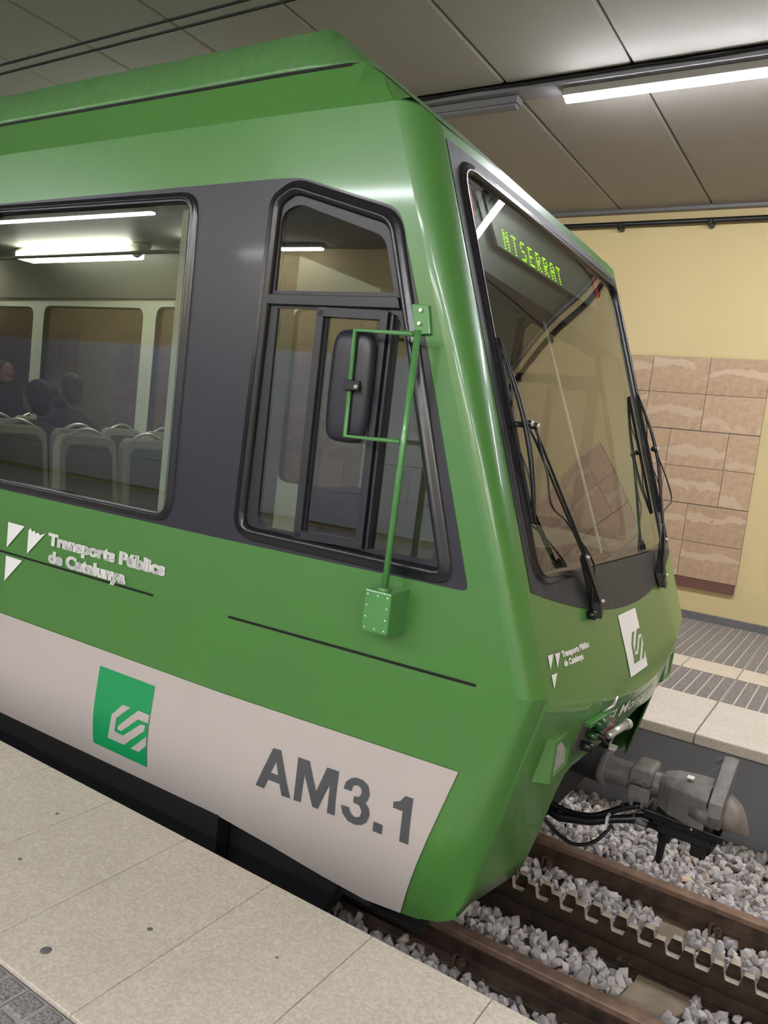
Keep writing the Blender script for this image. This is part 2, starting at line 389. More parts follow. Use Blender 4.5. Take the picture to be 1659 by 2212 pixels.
# ---- front: upper panel, folded apron below
yl = [2.74+(5.12-2.74)*i/24 for i in range(25)]
fo = [(y, zfold(y)) for y in yl]+[(5.12, ZTOP), (2.74, ZTOP)]
GL = rnd([(2.80, 1.155), (2.80, -.51), (5.06, -.51), (5.06, 1.14)], [.15, .13, .13, .15])
GLIN = inset(GL, .05)
mb = panel(MB(), fo, [inset(GL, .02)], front(0), .12, .15); build(mb, 'front_panel', GREEN, body, smooth=True)
mb = MB(); rows = []
ya = sorted({y for y, _ in yzb}|{2.74, 2.82, 3.0, 3.25, 3.45, 3.7, 3.8}); ya = [y for y in ya if y >= 2.74]; ya = ya+[2*YC-y for y in reversed(ya[:-1])]
for y in ya:
    yy = y if y <= YC else 2*YC-y; zb = lerp(yy, yzb); z0 = zfold(y)
    row = []
    for k in range(13):
        z = z0-(z0-zb)*k/12
        if yy < 2.745:
            z = -.9-.94*k/12; q = (-.90-.235*(-.9-z), 2.74-.045*(-.9-z)/.95, z); row.append(q if y < YC else mir(q))
        else: row.append((Xfront(y, z), y, z))
    rows.append(row)
mb.loft(rows); build(mb, 'front_apron', GREEN, body, smooth=True, solid=.012)
# inner dark return behind the apron arch
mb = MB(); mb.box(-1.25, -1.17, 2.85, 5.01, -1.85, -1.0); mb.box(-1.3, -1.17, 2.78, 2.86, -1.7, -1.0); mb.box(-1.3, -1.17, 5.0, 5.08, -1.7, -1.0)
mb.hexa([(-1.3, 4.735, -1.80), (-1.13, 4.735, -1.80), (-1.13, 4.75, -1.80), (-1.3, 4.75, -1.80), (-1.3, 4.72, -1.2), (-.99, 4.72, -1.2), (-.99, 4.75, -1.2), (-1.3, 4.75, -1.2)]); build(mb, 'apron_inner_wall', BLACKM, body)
# ---- roof: sloped cantrail, visor, roof cap with seam
def cant(X, z): return (X, yside(X, z), z)
for fl in (False, True):
    M_ = mir if fl else (lambda p: p)
    mb = MB(); mb.loft([[M_(cant(x, 1.29)), M_(cant(x, 1.40)), M_(cant(min(x, -2.0), 1.495))] for x in (XB, -9, -6, -4.4, -3, -2.37, -2.0)])
    c1, c2 = cant(-2.0, 1.495), (-1.93, 2.72, 1.455)
    mb.loft([[M_(cant(-2.0, 1.29)), M_(cant(-2.0, 1.40)), M_(c1)], [M_(cant(-1.79, 1.29)), M_(cant(-1.85, 1.36)), M_(c2)]])
    build(mb, 'cantrail_panel', GREEN, body, smooth=True)
    mb = MB(); row = []
    for i in range(13):
        u = i/12; z = 1.29-.055*u*u; xs, ysd = Sx(z), yside(Sx(z), z); xe, ye = Ef(z), 2.74; cx, cy = xe-.018, ysd+.008
        row.append(M_((xs*(1-u)**2+cx*2*u*(1-u)+xe*u*u, ysd*(1-u)**2+cy*2*u*(1-u)+ye*u*u, z)))
    row[0] = M_(cant(-1.79, 1.29)); k = len(row)
    mb.add(row+[M_(c2), M_(cant(-1.85, 1.36))], [(i, i+1, k) for i in range(k-1)]+[(0, k, k+1)])
    build(mb, 'visor_corner', GREEN, body)
mb = MB(); N = 16
mb.loft([[(Ef(ZTOP)+Bf(ZTOP)*(1-abs(t)**3), YC+1.19*t, ZTOP) for t in [-1+2*i/N for i in range(N+1)]], [(-1.93, YC+1.21*t, 1.455) for t in [-1+2*i/N for i in range(N+1)]], [(-2.1, YC+1.21*t, 1.50) for t in [-1+2*i/N for i in range(N+1)]]])
build(mb, 'visor_panel', GREEN, body, smooth=True)
def caps_(x, sh=0):   # half profile of the roof cap, bottom lip to top
    return [(x, yside(x, 1.5)+.004, 1.503), (x, yside(x, 1.5)-.002, 1.512), (x, yside(x, 1.5)+.0, 1.525), (x, yside(x, 1.5)+.075, 1.70), (x, yside(x, 1.5)+.10, 1.715), (x, YC, 1.735)]
mb = MB()
prof = [caps_(x) for x in (XB, -9, -6, -4.4, -3.2, -2.45, -2.28)]
prof.append([(-2.08, yside(-2, 1.5)+.008, 1.503), (-2.08, yside(-2, 1.5)+.004, 1.512), (-2.09, yside(-2, 1.5)+.010, 1.525), (-2.225, yside(-2, 1.5)+.10, 1.69), (-2.235, yside(-2, 1.5)+.13, 1.70), (-2.235, YC, 1.715)])
prof.append([(-2.0, 2.69, 1.495), (-1.99, 2.695, 1.502), (-1.99, 2.71, 1.506), (-2.02, 2.76, 1.53), (-2.02, 2.80, 1.53), (-2.02, YC, 1.535)])
prof.append([(-1.945, 2.725, 1.462), (-1.94, 2.73, 1.466), (-1.94, 2.74, 1.466), (-1.94, 2.78, 1.467), (-1.94, 2.82, 1.467), (-1.94, YC, 1.468)])
full = [p+[mir(q) for q in reversed(p[:-1])] for p in prof]
mb.loft(full)
roofm = mat('green_roof_paint', (72, 122, 62), .42, coat=.3, noise=.35, nscale=9, rgb2=(110, 144, 102), stretch=(3, 3, .7), bump=.03, bscale=5)
build(mb, 'roof_cap', roofm, train, smooth=True)
mb = MB()
mb.loft([[(x, yside(x, 1.49)-.003, 1.487), (x, yside(x, 1.5)-.003, 1.503)] for x in (XB, -9, -6, -4.4, -3, -2.4, -2.08)]+[[(-2.0, 2.685, 1.480), (-2.0, 2.682, 1.496)], [(-1.95, 2.712, 1.458), (-1.95, 2.71, 1.472)], [(-1.928, 2.74, 1.445), (-1.928, 2.735, 1.458)]])
build(mb, 'roof_seam', BLACKM, train, solid=.004)

# ---- dark window band overlay, grey band overlay, both sides
GAPS = [pw(a, b, .03) for a, b in paxwins]+[inset(GAS, .03)]
for fn in (side, fside):
    build(panel(MB(), dark, GAPS, fn(.003), .2, .15), 'dark_window_band', DARK, train, smooth=True)
    bo = [(XB+.05, -1.247)]+[(x, z+.004) for x, z in zbs[:-2]]+[(-1.39, -1.958), (-1.17, -1.240), (-2.3, -1.248)]
    build(panel(MB(), bo, [], fn(.006), .1, .1), 'grey_side_band', BAND, train, smooth=True)
# ---- side panel joint lines
for a, b, z in ((XB+.1, -2.85, -.897), (-2.362, -1.146, -.893)):
    mb = MB(); n = 10; pts = [a+(b-a)*i/n for i in range(n+1)]
    mb.loft([[side(.003)(x, z-.006), side(.0045)(x, z+.006)] for x in pts]); build(mb, 'panel_joint', BLACKM, train)
# ---- lettering on the grey band
def flat(mb, poly, fn): return panel(mb, poly, [], fn, .2, .08)
A_ = [(-2.115, -1.608), (-2.034, -1.409), (-1.993, -1.407), (-1.925, -1.605), (-1.97, -1.609), (-1.984, -1.558), (-2.049, -1.559), (-2.069, -1.608)]
Ah = [(-2.036, -1.522), (-1.994, -1.522), (-2.013, -1.465)]
Mm = [(-1.906, -1.606), (-1.900, -1.409), (-1.841, -1.408), (-1.793, -1.53), (-1.751, -1.407), (-1.692, -1.406), (-1.694, -1.602), (-1.731, -1.603), (-1.728, -1.473), (-1.779, -1.602), (-1.806, -1.602), (-1.859, -1.473), (-1.868, -1.603)]
dt = [(-1.505, -1.558), (-1.463, -1.558), (-1.464, -1.600), (-1.506, -1.600)]
one = [(-1.425, -1.445), (-1.395, -1.432), (-1.376, -1.404), (-1.342, -1.404), (-1.342, -1.598), (-1.382, -1.598), (-1.380, -1.470), (-1.425, -1.470)]
three = [(-1.660, -1.469), (-1.654, -1.439), (-1.632, -1.416), (-1.605, -1.404), (-1.573, -1.405), (-1.547, -1.42), (-1.536, -1.452), (-1.541, -1.479), (-1.553, -1.494), (-1.533, -1.511), (-1.527, -1.54), (-1.538, -1.573), (-1.562, -1.595), (-1.593, -1.605), (-1.628, -1.600), (-1.655, -1.575), (-1.665, -1.542), (-1.626, -1.538), (-1.617, -1.562), (-1.594, -1.573), (-1.571, -1.562), (-1.564, -1.536), (-1.578, -1.515), (-1.608, -1.511), (-1.608, -1.484), (-1.585, -1.481), (-1.573, -1.463), (-1.576, -1.443), (-1.595, -1.434), (-1.617, -1.442), (-1.623, -1.468)]
L = side(.0095)
num = empty('unit_number', (-1.73, 2.6, -1.5), 'dark grey AM3.1 lettering'); num.parent = train; num.location = Vector((-1.73, 2.6, -1.5))+OFF-worldloc(train)
for p, h in ((A_, [Ah]), (Mm, []), (three, []), (dt, []), (one, [])):
    build(panel(MB(), p, h, L, .3, .1), 'letter', TEXTG, num)
# ---- logo (unit coordinates) on the side and on the nose
SA = [(0.519, 0.353), (0.662, 0.346), (0.44, 0.536), (0.425, 0.708), (0.585, 0.719), (0.881, 0.487), (0.956, 0.485), (0.948, 0.552), (0.602, 0.835), (0.299, 0.835), (0.348, 0.52)]
SB = [(1.0, 0.345), (1.0, 0.445), (0.822, 0.445), (0.548, 0.673), (0.477, 0.673), (0.486, 0.622), (0.8, 0.345)]
SCp = [(1.0, 0.60), (0.726, 0.840), (0.87, 0.840), (1.0, 0.72)]
def logo(fn, tl, tr, br, bl, mback, mstroke, nm):
    def q(u, v):
        a = Vector(tl).lerp(Vector(tr), u); b = Vector(bl).lerp(Vector(br), u); return a.lerp(b, v)
    e = empty('operator_logo', (0, 0, 0), nm); e.parent = train; p0 = Vector(fn(.006)(*q(.5, .5))); e.location = p0+OFF-worldloc(train)
    build(panel(MB(), [(0, 0), (1, 0), (1, 1), (0, 1)], [], lambda u, v: fn(.0095 if fn is side else .003)(*q(u, v)), .12, .12), 'backing', mback, e)
    mb = MB()
    for p in (SA, SB, SCp): panel(mb, p, [], lambda u, v: fn(.012 if fn is side else .0045)(*q(u, v)), .3, .2)
    build(mb, 'stroke', mstroke, e)
logo(side, (-3.18, -1.331), (-2.779, -1.330), (-2.823, -1.767), (-3.227, -1.764), LOGOG, BAND, 'emerald square logo with grey stroke')
logo(front, (3.645, -.712), (3.95, -.712), (3.94, -.983), (3.632, -.98), WHITE, GREEN, 'white square logo with green stroke')
# ---- 'Transports Públics de Catalunya' with three wedges, side and nose
def tpc(fn, x0, z0, s, sx, nm):
    e = empty('transit_authority_sign', (0, 0, 0), nm); e.parent = train; p0 = Vector(fn(.006)(x0+.5*sx, z0)); e.location = p0+OFF-worldloc(train)
    for u, v in ((0, 0), (.187, -.006), (0, -.192)):
        w_ = [(u, v), (u+.15, v-.002), (u+.0, v-.145)]
        if u and fn is side: w_ = [(u, v-.012), (u+.018, v+.004), (u+.03, v-.014), (u+.055, v-.004), (u+.062, v-.02), (u+.088, v-.010), (u+.10, v-.022), (u+.15, v-.004), (u+.0, v-.142)]
        build(panel(MB(), [(x0+a*sx, z0+b*s) for a, b in w_], [], fn(.006 if fn is side else .003), .3, .2), 'wedge', WHITE, e)
    for t, du, dv, wd in (('Transports Públics', .368, -.064, .885), ('de Catalunya', .375, -.158, .61)):
        V_, F_ = text_poly(t, .1, .0050); mx = max(v[0] for v in V_); k = wd/mx
        mb = MB()
        for q in (-.0022, .0022): mb.add([fn(.006 if fn is side else .003)(x0+(du+q+v[0]*k)*sx, z0+(dv+v[1]*.86)*s) for v in V_], F_)
        mb.nr = True; build(mb, 'lettering', WHITE, e, label='white lettering')
tpc(side, -4.036, -.722, 1, 1, 'white wedges and operator wording above the grey band')
tpc(front, 2.80, -.755, .36, .315, 'small white wedges and wording on the nose')

# ---- window gaskets and glass
def gasket(outer, inner, fn, d=.022, name='window_gasket', parent=train, m=RUBBER):
    n = len(outer); mid = [tuple((Vector(a)+Vector(b))/2) for a, b in zip(outer, inner)]
    q1 = [tuple(Vector(a)*.8+Vector(b)*.2) for a, b in zip(outer, inner)]; q3 = [tuple(Vector(a)*.25+Vector(b)*.75) for a, b in zip(outer, inner)]
    q2 = [tuple(Vector(a)*.45+Vector(b)*.55) for a, b in zip(outer, inner)]
    rings = [[fn(h)(*p) for p in pl] for pl, h in ((outer, .0), (q1, d*.85), (mid, d*.55), (q2, d*.9), (q3, d), (inner, d*.1), (inner, -.05))]
    mb = MB(); mb.loft([r+[r[0]] for r in rings]); return build(mb, name, m, parent, smooth=True)
for fn in (side, fside):
    for a, b in paxwins:
        wroot = empty('side_window', (0, 0, 0)); wroot.parent = train; wroot.location = Vector(fn(0)((a+b)/2, -.5))+OFF-worldloc(train)
        po = pw(a, b, 0); pi = inset(po, .042)
        gasket(po, pi, fn, parent=wroot, name='gasket')
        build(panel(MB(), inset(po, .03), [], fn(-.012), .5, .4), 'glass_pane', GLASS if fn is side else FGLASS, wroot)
        if fn is side: mb = MB(); q_ = inset(po, .040); mb.tube([fn(.012)(*p) for p in q_+q_[:1]], .0045, 6, caps=False); build(mb, 'lip_glint', LIPGLINT, wroot, smooth=True)  # pale ring put in as the highlight on the gasket's glossy lip
# ---- cab side window
up = rnd([(-2.287, .56), (-1.697, .557), (-1.765, .775), (-2.205, .922), (-2.287, .885)], [0, 0, .05, .05, .05])
oL = rnd([(-2.262, .488), (-2.262, -.46), (-2.04, -.46), (-2.04, .488)], [0, .07, 0, 0])
oM = [(-2.0, .478), (-2.0, -.462), (-1.745, -.45), (-1.742, .47)]
oR = rnd([(-1.668, .455), (-1.672, -.462), (-1.372, -.462), (-1.645, .44)], [0, .0, .07, 0])
for fn in (side, fside):
    cw = empty('cab_side_window', (0, 0, 0)); cw.parent = train; cw.location = Vector(fn(0)(-1.8, -.5))+OFF-worldloc(train)
    gasket(GAS, GASIN, fn, .026, 'gasket', cw)
    build(panel(MB(), inset(GAS, .05), [up, oL, oM, oR], fn(-.004), .3, .2), 'window_frame', FRAME, cw, solid=.03)
    mb = MB(); mb.prism([(-2.335, .500), (-1.652, .493), (-1.668, .538), (-2.335, .542)], fn(.016), fn(-.004)); build(mb, 'transom', FRAME, cw, bevel=.003)
    sf = rnd([(-2.045, .492), (-2.045, -.478), (-1.70, -.468), (-1.70, .484)], .01)
    mb = MB(); hol = inset(sf, .036)
    mb.loft([[fn(h)(*p) for p in pl]+[fn(h)(*pl[0])] for pl, h in ((sf, -.004), (sf, .013), (hol, .013), (hol, -.02))]); build(mb, 'sliding_frame', FRAME, cw)
    mb = MB(); mb.prism([(-1.735, .484), (-1.700, .484), (-1.700, -.468), (-1.735, -.468)], fn(.018), fn(.012)); mb.prism([(-1.683, .47), (-1.672, .47), (-1.672, -.462), (-1.683, -.462)], fn(.02), fn(-.004)); build(mb, 'guide_rail', FRAME, cw, bevel=.002)
    for p, nm in ((up, 'upper_pane'), (oL, 'rear_pane'), (oM, 'sliding_pane'), (oR, 'front_pane')):
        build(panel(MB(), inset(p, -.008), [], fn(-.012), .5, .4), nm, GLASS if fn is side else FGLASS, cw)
# ---- windscreen
ws = empty('windscreen', (0, 0, 0)); ws.parent = train; ws.location = Vector((-1.1, YC, -.6))+OFF-worldloc(train)
arc = [(2.765+(5.095-2.765)*i/20, 0) for i in range(21)]
arc = [(y, -.525-.165*(1-((y-YC)/1.165)**2)) for y, _ in arc]
bk = [(2.754, 1.19)]+arc+[(5.10, 1.175)]
build(panel(MB(), bk, [inset(GL, .03)], front(.003), .15, .12), 'black_surround', mat('surround_grey', (46, 46, 50), .55, spec=.35, noise=.5, nscale=9, rgb2=(74, 72, 73), stretch=(1, 4, .5)), ws, smooth=True)
gasket(GL, GLIN, front, .02, 'gasket', ws)
build(panel(MB(), inset(GL, .035), [], front(-.006), .2, .2), 'glass_pane', WGLASS, ws, smooth=True)
# bright trim between surround and glass bottom
# ---- destination display behind the glass
dd = empty('destination_display', (0, 0, 0)); dd.parent = train; dd.location = Vector((-1.65, YC, .9))+OFF-worldloc(train)
mb = MB(); mb.prism([(2.84, 1.10), (2.84, .74), (5.02, .66), (5.02, 1.10)], front(-.05), front(-.25)); build(mb, 'housing', BLACK, dd)
DISP = mat('display_screen', (112, 124, 124), .35)
mb = MB(); mb.prism([(3.10, 1.10), (3.155, .875), (4.62, .875), (4.55, 1.10)], front(-.034), front(-.048)); build(mb, 'screen', DISP, dd)
font = {'N': ['10001', '11001', '10101', '10011', '10001', '10001', '10001'], 'T': ['11111', '00100', '00100', '00100', '00100', '00100', '00100'], 'S': ['01111', '10000', '10000', '01110', '00001', '00001', '11110'],
        'E': ['11111', '10000', '10000', '11110', '10000', '10000', '11111'], 'R': ['11110', '10001', '10001', '11110', '10100', '10010', '10001'], 'A': ['01110', '10001', '10001', '11111', '10001', '10001', '10001']}
for k, ch in enumerate('NTSERRAT'):
    mb = MB()
    for r, row in enumerate(font[ch]):
        for c, b in enumerate(row):
            if b == '1':
                y = 3.235+k*.0975+c*.0105; z = .964-r*.0135
                mb.prism([(y-.0042, z-.0034), (y+.0042, z-.0034), (y+.0042, z+.0034), (y-.0042, z+.0034)], front(-.030), front(-.033))
    build(mb, 'dot_letter', LED, dd)
for y0 in (2.895, 4.60):
    mb = MB(); mb.prism([(y0, 1.07), (y0+.055, 1.07), (y0+.06, .94), (y0+.005, .94)], front(-.024), front(-.03)); build(mb, 'red_marker', REDM, dd, label='red marker strip')
mb = MB(); mb.prism([(3.00, 1.06), (3.055, 1.08), (3.075, .94), (3.02, .95)], front(-.024), front(-.03)); build(mb, 'pale_marker', DISP, dd)
# ---- wipers
def wiper(s, joint, piv, btop, bbot, label):
    Yf = (lambda y: y) if s > 0 else (lambda y: 2*YC-y)
    e = empty('windscreen_wiper', (0, 0, 0), label); e.parent = train; e.location = Vector((Xfront(Yf(piv[0]), piv[1], .03), Yf(piv[0]), piv[1]))+OFF-worldloc(train)
    P = lambda y, z, d: (Xfront(Yf(y), max(z, -.9), d), Yf(y), z)
    # arm: tapered foot then two thin rods
    mb = MB(); a, b = piv, (piv[0]+(joint[0]-piv[0])*.27, piv[1]+(joint[1]-piv[1])*.27)
    w0, w1 = .04, .012
    def sect(p, wd, d0, d1): return [P(p[0]-wd, p[1]-.008, d0), P(p[0]+wd, p[1]+.008, d0), P(p[0]+wd*.6, p[1]+.008, d1), P(p[0]-wd*.6, p[1]-.008, d1)]
    mb.loft([sect((a[0], a[1]-.07), w0*.8, .012, .04), sect(a, w0, .01, .055), sect(b, w1, .045, .075)], closed=True, caps=True)
    build(mb, 'arm_foot', BLACK, e, bevel=.004)
    mb = MB()
    for o_, z_ in ((-.016, 0), (.016, .0)):
        mb.tube([P(piv[0]+o_, piv[1]+.02, .05), P(b[0]+o_*.8, b[1], .07), P(joint[0]+.06+o_*1.4, joint[1]-.055+z_, .075), P(joint[0]+.03+o_*2.2, joint[1]+.005, .07)], .0055, 7)
    build(mb, 'arm_rods', BLACK, e, smooth=True)
    mb = MB(); mb.tube([P(joint[0]+.065, joint[1]+.0, .05), P(joint[0]+.065, joint[1]+.0, .085)], .014, 10); mb.tube([P(joint[0]+.01, joint[1]+.005, .045), P(joint[0]+.01, joint[1]+.005, .085)], .014, 10)
    mb.tube([P(joint[0]-.055, joint[1]-.005, .045), P(joint[0]+.07, joint[1]-.0, .055)], .011, 8); build(mb, 'joint', BLACK, e, smooth=True)
    for a_, r2 in ((((joint[0]+.065, joint[1], .084), (joint[0]+.065, joint[1], .09)), .012), (((joint[0]+.01, joint[1]+.005, .084), (joint[0]+.01, joint[1]+.005, .09)), .012), (((piv[0]-.012, piv[1], .055), (piv[0]-.012, piv[1], .07)), .008), (((b[0], b[1], .07), (b[0], b[1], .088)), .007)):
        mb = MB(); mb.tube([P(*a_[0]), P(*a_[1])], r2, 10); build(mb, 'cap_nut', CHROME, e, smooth=True)
    # blade: rubber strip and bowed carrier
    mb = MB(); t, b2 = btop, bbot; n = 10
    strip = [[P(t[0]+(b2[0]-t[0])*i/n+o_, t[1]+(b2[1]-t[1])*i/n, d) for o_, d in ((-.006, .012), (.006, .012), (.006, .03), (-.006, .03))] for i in range(n+1)]
    mb.loft(strip, closed=True, caps=True); build(mb, 'rubber_blade', BLACKM, e)
    mb = MB(); pts = []
    for i in range(13):
        k = i/12; pts.append(P(t[0]+(b2[0]-t[0])*k, t[1]+(b2[1]-t[1])*k, .03+.042*math.sin(math.pi*k)))
    mb.tube(pts, [.005+.007*math.sin(math.pi*i/12) for i in range(13)], 6)
    for k0, k1 in ((.08, .38), (.62, .92)):
        mb.tube([P(t[0]+(b2[0]-t[0])*k, t[1]+(b2[1]-t[1])*k, .028+.018*math.sin(math.pi*(k-k0)/(k1-k0))) for k in [k0+(k1-k0)*i/6 for i in range(7)]], .004, 6)
    build(mb, 'blade_carrier', BLACK, e, smooth=True)
    # washer hose, sagging beside the rods
    mb = MB(); mb.tube(cr([P(piv[0]-.055, piv[1]-.04, .02), P(piv[0]-.06, piv[1]+.06, .05), P(piv[0]-.02, piv[1]+.16, .06), P((piv[0]+joint[0])/2-.02, (piv[1]+joint[1])/2-.02, .07), P(joint[0]+.02, joint[1]-.30, .10), P(joint[0]+.035, joint[1]-.18, .10), P(joint[0]+.055, joint[1]-.05, .08)]), .0045, 7)
    build(mb, 'washer_hose', BLACK, e, smooth=True)
    mb = MB(); mb.tube([P(piv[0]-.06, piv[1]-.06, 0), P(piv[0]-.06, piv[1]-.06, .035)], .02, 10); mb.tube([P(piv[0], piv[1]-.04, 0), P(piv[0], piv[1]-.04, .03)], .03, 12); build(mb, 'pivot_boss', BLACK, e, smooth=True)
wiper(1, (2.862, .104), (3.33, -.60), (2.835, .43), (2.845, -.275), 'wiper on the side nearest the platform')
wiper(-1, (2.862, .104), (3.33, -.60), (2.90, .43), (2.915, -.275), 'wiper on the far side of the windscreen')

# ---- headlamps
for s in (1, -1):
    fy = (lambda y: y) if s > 0 else (lambda y: 2*YC-y)
    h = empty('headlamp', (0, 0, 0), 'square headlamp nearest the platform' if s > 0 else 'headlamp on the far side'); h.parent = train; h.location = Vector((-.93, fy(2.97), -1.18))+OFF-worldloc(train)
    ob = [(2.868, -1.095), (3.075, -1.095), (3.075, -1.268), (2.878, -1.275)]; ib = [(2.893, -1.118), (3.052, -1.118), (3.058, -1.24), (2.905, -1.248)]; bb = [(2.845, -1.085), (3.10, -1.05), (3.10, -1.29), (2.855, -1.290)]
    bx = [(Xfront(y, z)-.02, fy(y), z) for y, z in bb]
    mb = MB(); mb.loft([r+[r[0]] for r in (bx, [(-.884 if z > -1.2 else -.889, fy(y), z) for y, z in ob], [(-.884 if z > -1.2 else -.889, fy(y), z) for y, z in ib], [(-.905, fy(y), z) for y, z in ib])]); build(mb, 'lamp_hood', GREEN, h, bevel=.004)
    ml = mat('clear_lens', (206, 200, 196), .15, coat=1, noise=.6, nscale=40, rgb2=(160, 156, 154))
    mb = MB(); mb.prism(ib, lambda y, z: (-.898, fy(y), z), lambda y, z: (-.95, fy(y), z)); build(mb, 'lens', ml, h)
# ---- small socket box, flap and drawbar handle on the apron
sk = empty('socket_box', (0, 0, 0), 'recessed socket with open green flap'); sk.parent = train; sk.location = Vector((-.9, 3.22, -1.15))+OFF-worldloc(train)
mb = MB(); mb.prism([(3.12, -1.07), (3.30, -1.09), (3.31, -1.21), (3.26, -1.235), (3.15, -1.24), (3.11, -1.2)], front(.004), front(-.004)); build(mb, 'recess_plate', mat('recess_grey', (84, 80, 76), .6, noise=.5, nscale=30), sk)
mb = MB(); mb.prism([(3.12, -1.075), (3.32, -1.06), (3.34, -1.075), (3.14, -1.10)], front(.032), front(0)); build(mb, 'flap', GREEN2, sk, bevel=.003)
mb = MB(); mb.tube([front(.03)(3.20, -1.10), front(.03)(3.29, -1.10)], .026, 14); mb.tube([front(.01)(3.20, -1.15), front(.05)(3.20, -1.15)], .018, 10); mb.tube([front(.01)(3.28, -1.15), front(.045)(3.28, -1.15)], .014, 10); build(mb, 'connector', DGREEN, sk, smooth=True)
mb = MB(); mb.tube([front(.01)(3.17, -1.19), front(.06)(3.18, -1.195)], .022, 10); mb.tube([front(.01)(3.23, -1.215), front(.04)(3.235, -1.22)], .015, 10); mb.tube([front(.03)(3.25, -1.15), front(.07)(3.29, -1.2)], .008, 8); build(mb, 'plugs', BLACK, sk, smooth=True)
mb = MB(); mb.tube([front(.01)(3.27, -1.06), front(.03)(3.305, -1.03), front(.03)(3.33, -.995)], [.004, .008, .004], 8); build(mb, 'latch', CHROME, sk, smooth=True)
hd = empty('coupling_handle', (0, 0, 0), 'bright metal handle bar'); hd.parent = train; hd.location = Vector((-.8, 3.4, -1.17))+OFF-worldloc(train)
mb = MB(); mb.tube([front(.05)(3.335, -1.175), front(.06)(3.52, -1.165)], .017, 14); mb.tube([front(.06)(3.515, -1.165), front(.06)(3.535, -1.165)], .024, 14); build(mb, 'bar', CHROME, hd, smooth=True)
mb = MB(); mb.tube([front(.05)(3.44, -1.18), front(.03)(3.49, -1.27)], .005, 8); mb.box(-.83, -.80, 3.47, 3.51, -1.285, -1.27); build(mb, 'lever', CHROME, hd)
mb = MB(); mb.prism([(3.30, -1.13), (3.42, -1.12), (3.42, -1.20), (3.30, -1.20)], front(.035), front(0)); build(mb, 'bracket', BROWN, hd, bevel=.004)
V_, F_ = text_poly('El Montgròs', .1, .001); mxx = max(v[0] for v in V_)
mb = MB(); mb.add([front(.003)(3.38+v[0]*.80/mxx, -1.153+v[1]*.86) for v in V_], F_); build(mb, 'name_lettering', WHITE, train, label='white lettering on the apron, partly hidden by the handle')

# ---- mirror on its green pole
mr = empty('rear_view_mirror', (-1.53, 2.52, -.6)); mr.parent = train; mr.location = Vector((-1.53, 2.52, -.6))+OFF-worldloc(train); mr['label'] = 'black rear-view mirror in a green tube frame'
mb = MB(); mb.tube([(-1.528, 2.525, -.60), (-1.513, 2.525, .40)], .0135, 12); mb.tube([(-1.528, 2.525, -.600), (-1.528, 2.525, -.583)], .026, 16); build(mb, 'pole', GREEN2, mr, smooth=True)
mb = MB(); mb.tube([(-1.535, 2.525, -.018), (-1.792, 2.525, -.022), (-1.798, 2.525, .394), (-1.532, 2.525, .386)], .0105, 10); build(mb, 'tube_frame', GREEN2, mr, smooth=True)
mb = MB(); mb.prism([(-1.600, .512), (-1.528, .508), (-1.505, .40), (-1.575, .395)], lambda X, z: (X, yside(X, z, .018), z), lambda X, z: (X, yside(X, z, -.0), z)); build(mb, 'top_bracket', GREEN2, mr, bevel=.003)
for z in (.487, .437): mb = MB(); mb.tube([(-1.553, 2.61, z), (-1.553, 2.59, z)], .008, 6); build(mb, 'bolt', CHROME, mr)
mb = MB(); mb.hexa([(-1.592, 2.49, -.757), (-1.472, 2.49, -.757), (-1.472, 2.64, -.772), (-1.592, 2.64, -.772), (-1.592, 2.49, -.595), (-1.472, 2.49, -.595), (-1.472, 2.64, -.585), (-1.592, 2.64, -.585)]); build(mb, 'gear_box', GREEN2, mr, bevel=.005)
mb = MB()
for x in (-1.578, -1.532, -1.488):
    for z in (-.612, -.742): mb.ell((x, 2.489, z), (.0035, .002, .0035), 6, 4)
for z in (-.655, -.70):
    for x in (-1.578, -1.488): mb.ell((x, 2.489, z), (.0035, .002, .0035), 6, 4)
build(mb, 'rivets', WHITE, mr)
# housing: rounded shell, open back towards the train's rear
mb = MB(); rings = []
prf = [(-.0, .45, .80), (.006, .62, .88), (.03, .88, .965), (.055, .98, .995), (.085, 1, 1), (.10, .97, .985)]
N = 28
def sq(t, a, b, e=5.0):
    c, s = math.cos(t), math.sin(t); return (a*abs(c)**(2/e)*(1 if c > 0 else -1), b*abs(s)**(2/e)*(1 if s > 0 else -1))
ang = math.radians(8); ca, sa = math.cos(ang), math.sin(ang)
for d, kx, kz in prf:
    ring = []
    for i in range(N):
        a_, b_ = sq(2*math.pi*i/N, .108*kx, .228*kz); dx = a_*ca+(d)*sa; dy = -a_*sa+d*ca+0
        ring.append((-1.842+dx, 2.540+dy*.62, .178+b_))
    rings.append(ring)
mb.loft(rings, closed=True, caps=True); build(mb, 'housing', mat('mirror_shell', (44, 44, 52), .33), mr, smooth=True, subsurf=1)
mb = MB(); mb.box(-1.812, -1.775, 2.505, 2.535, .155, .20); mb.box(-1.79, -1.735, 2.50, 2.515, .158, .196); build(mb, 'clamp', BLACK, mr, bevel=.003)
mb = MB(); mb.ell((-1.745, 2.495, .172), (.010, .010, .010), 10, 8); build(mb, 'bolt', CHROME, mr, smooth=True)

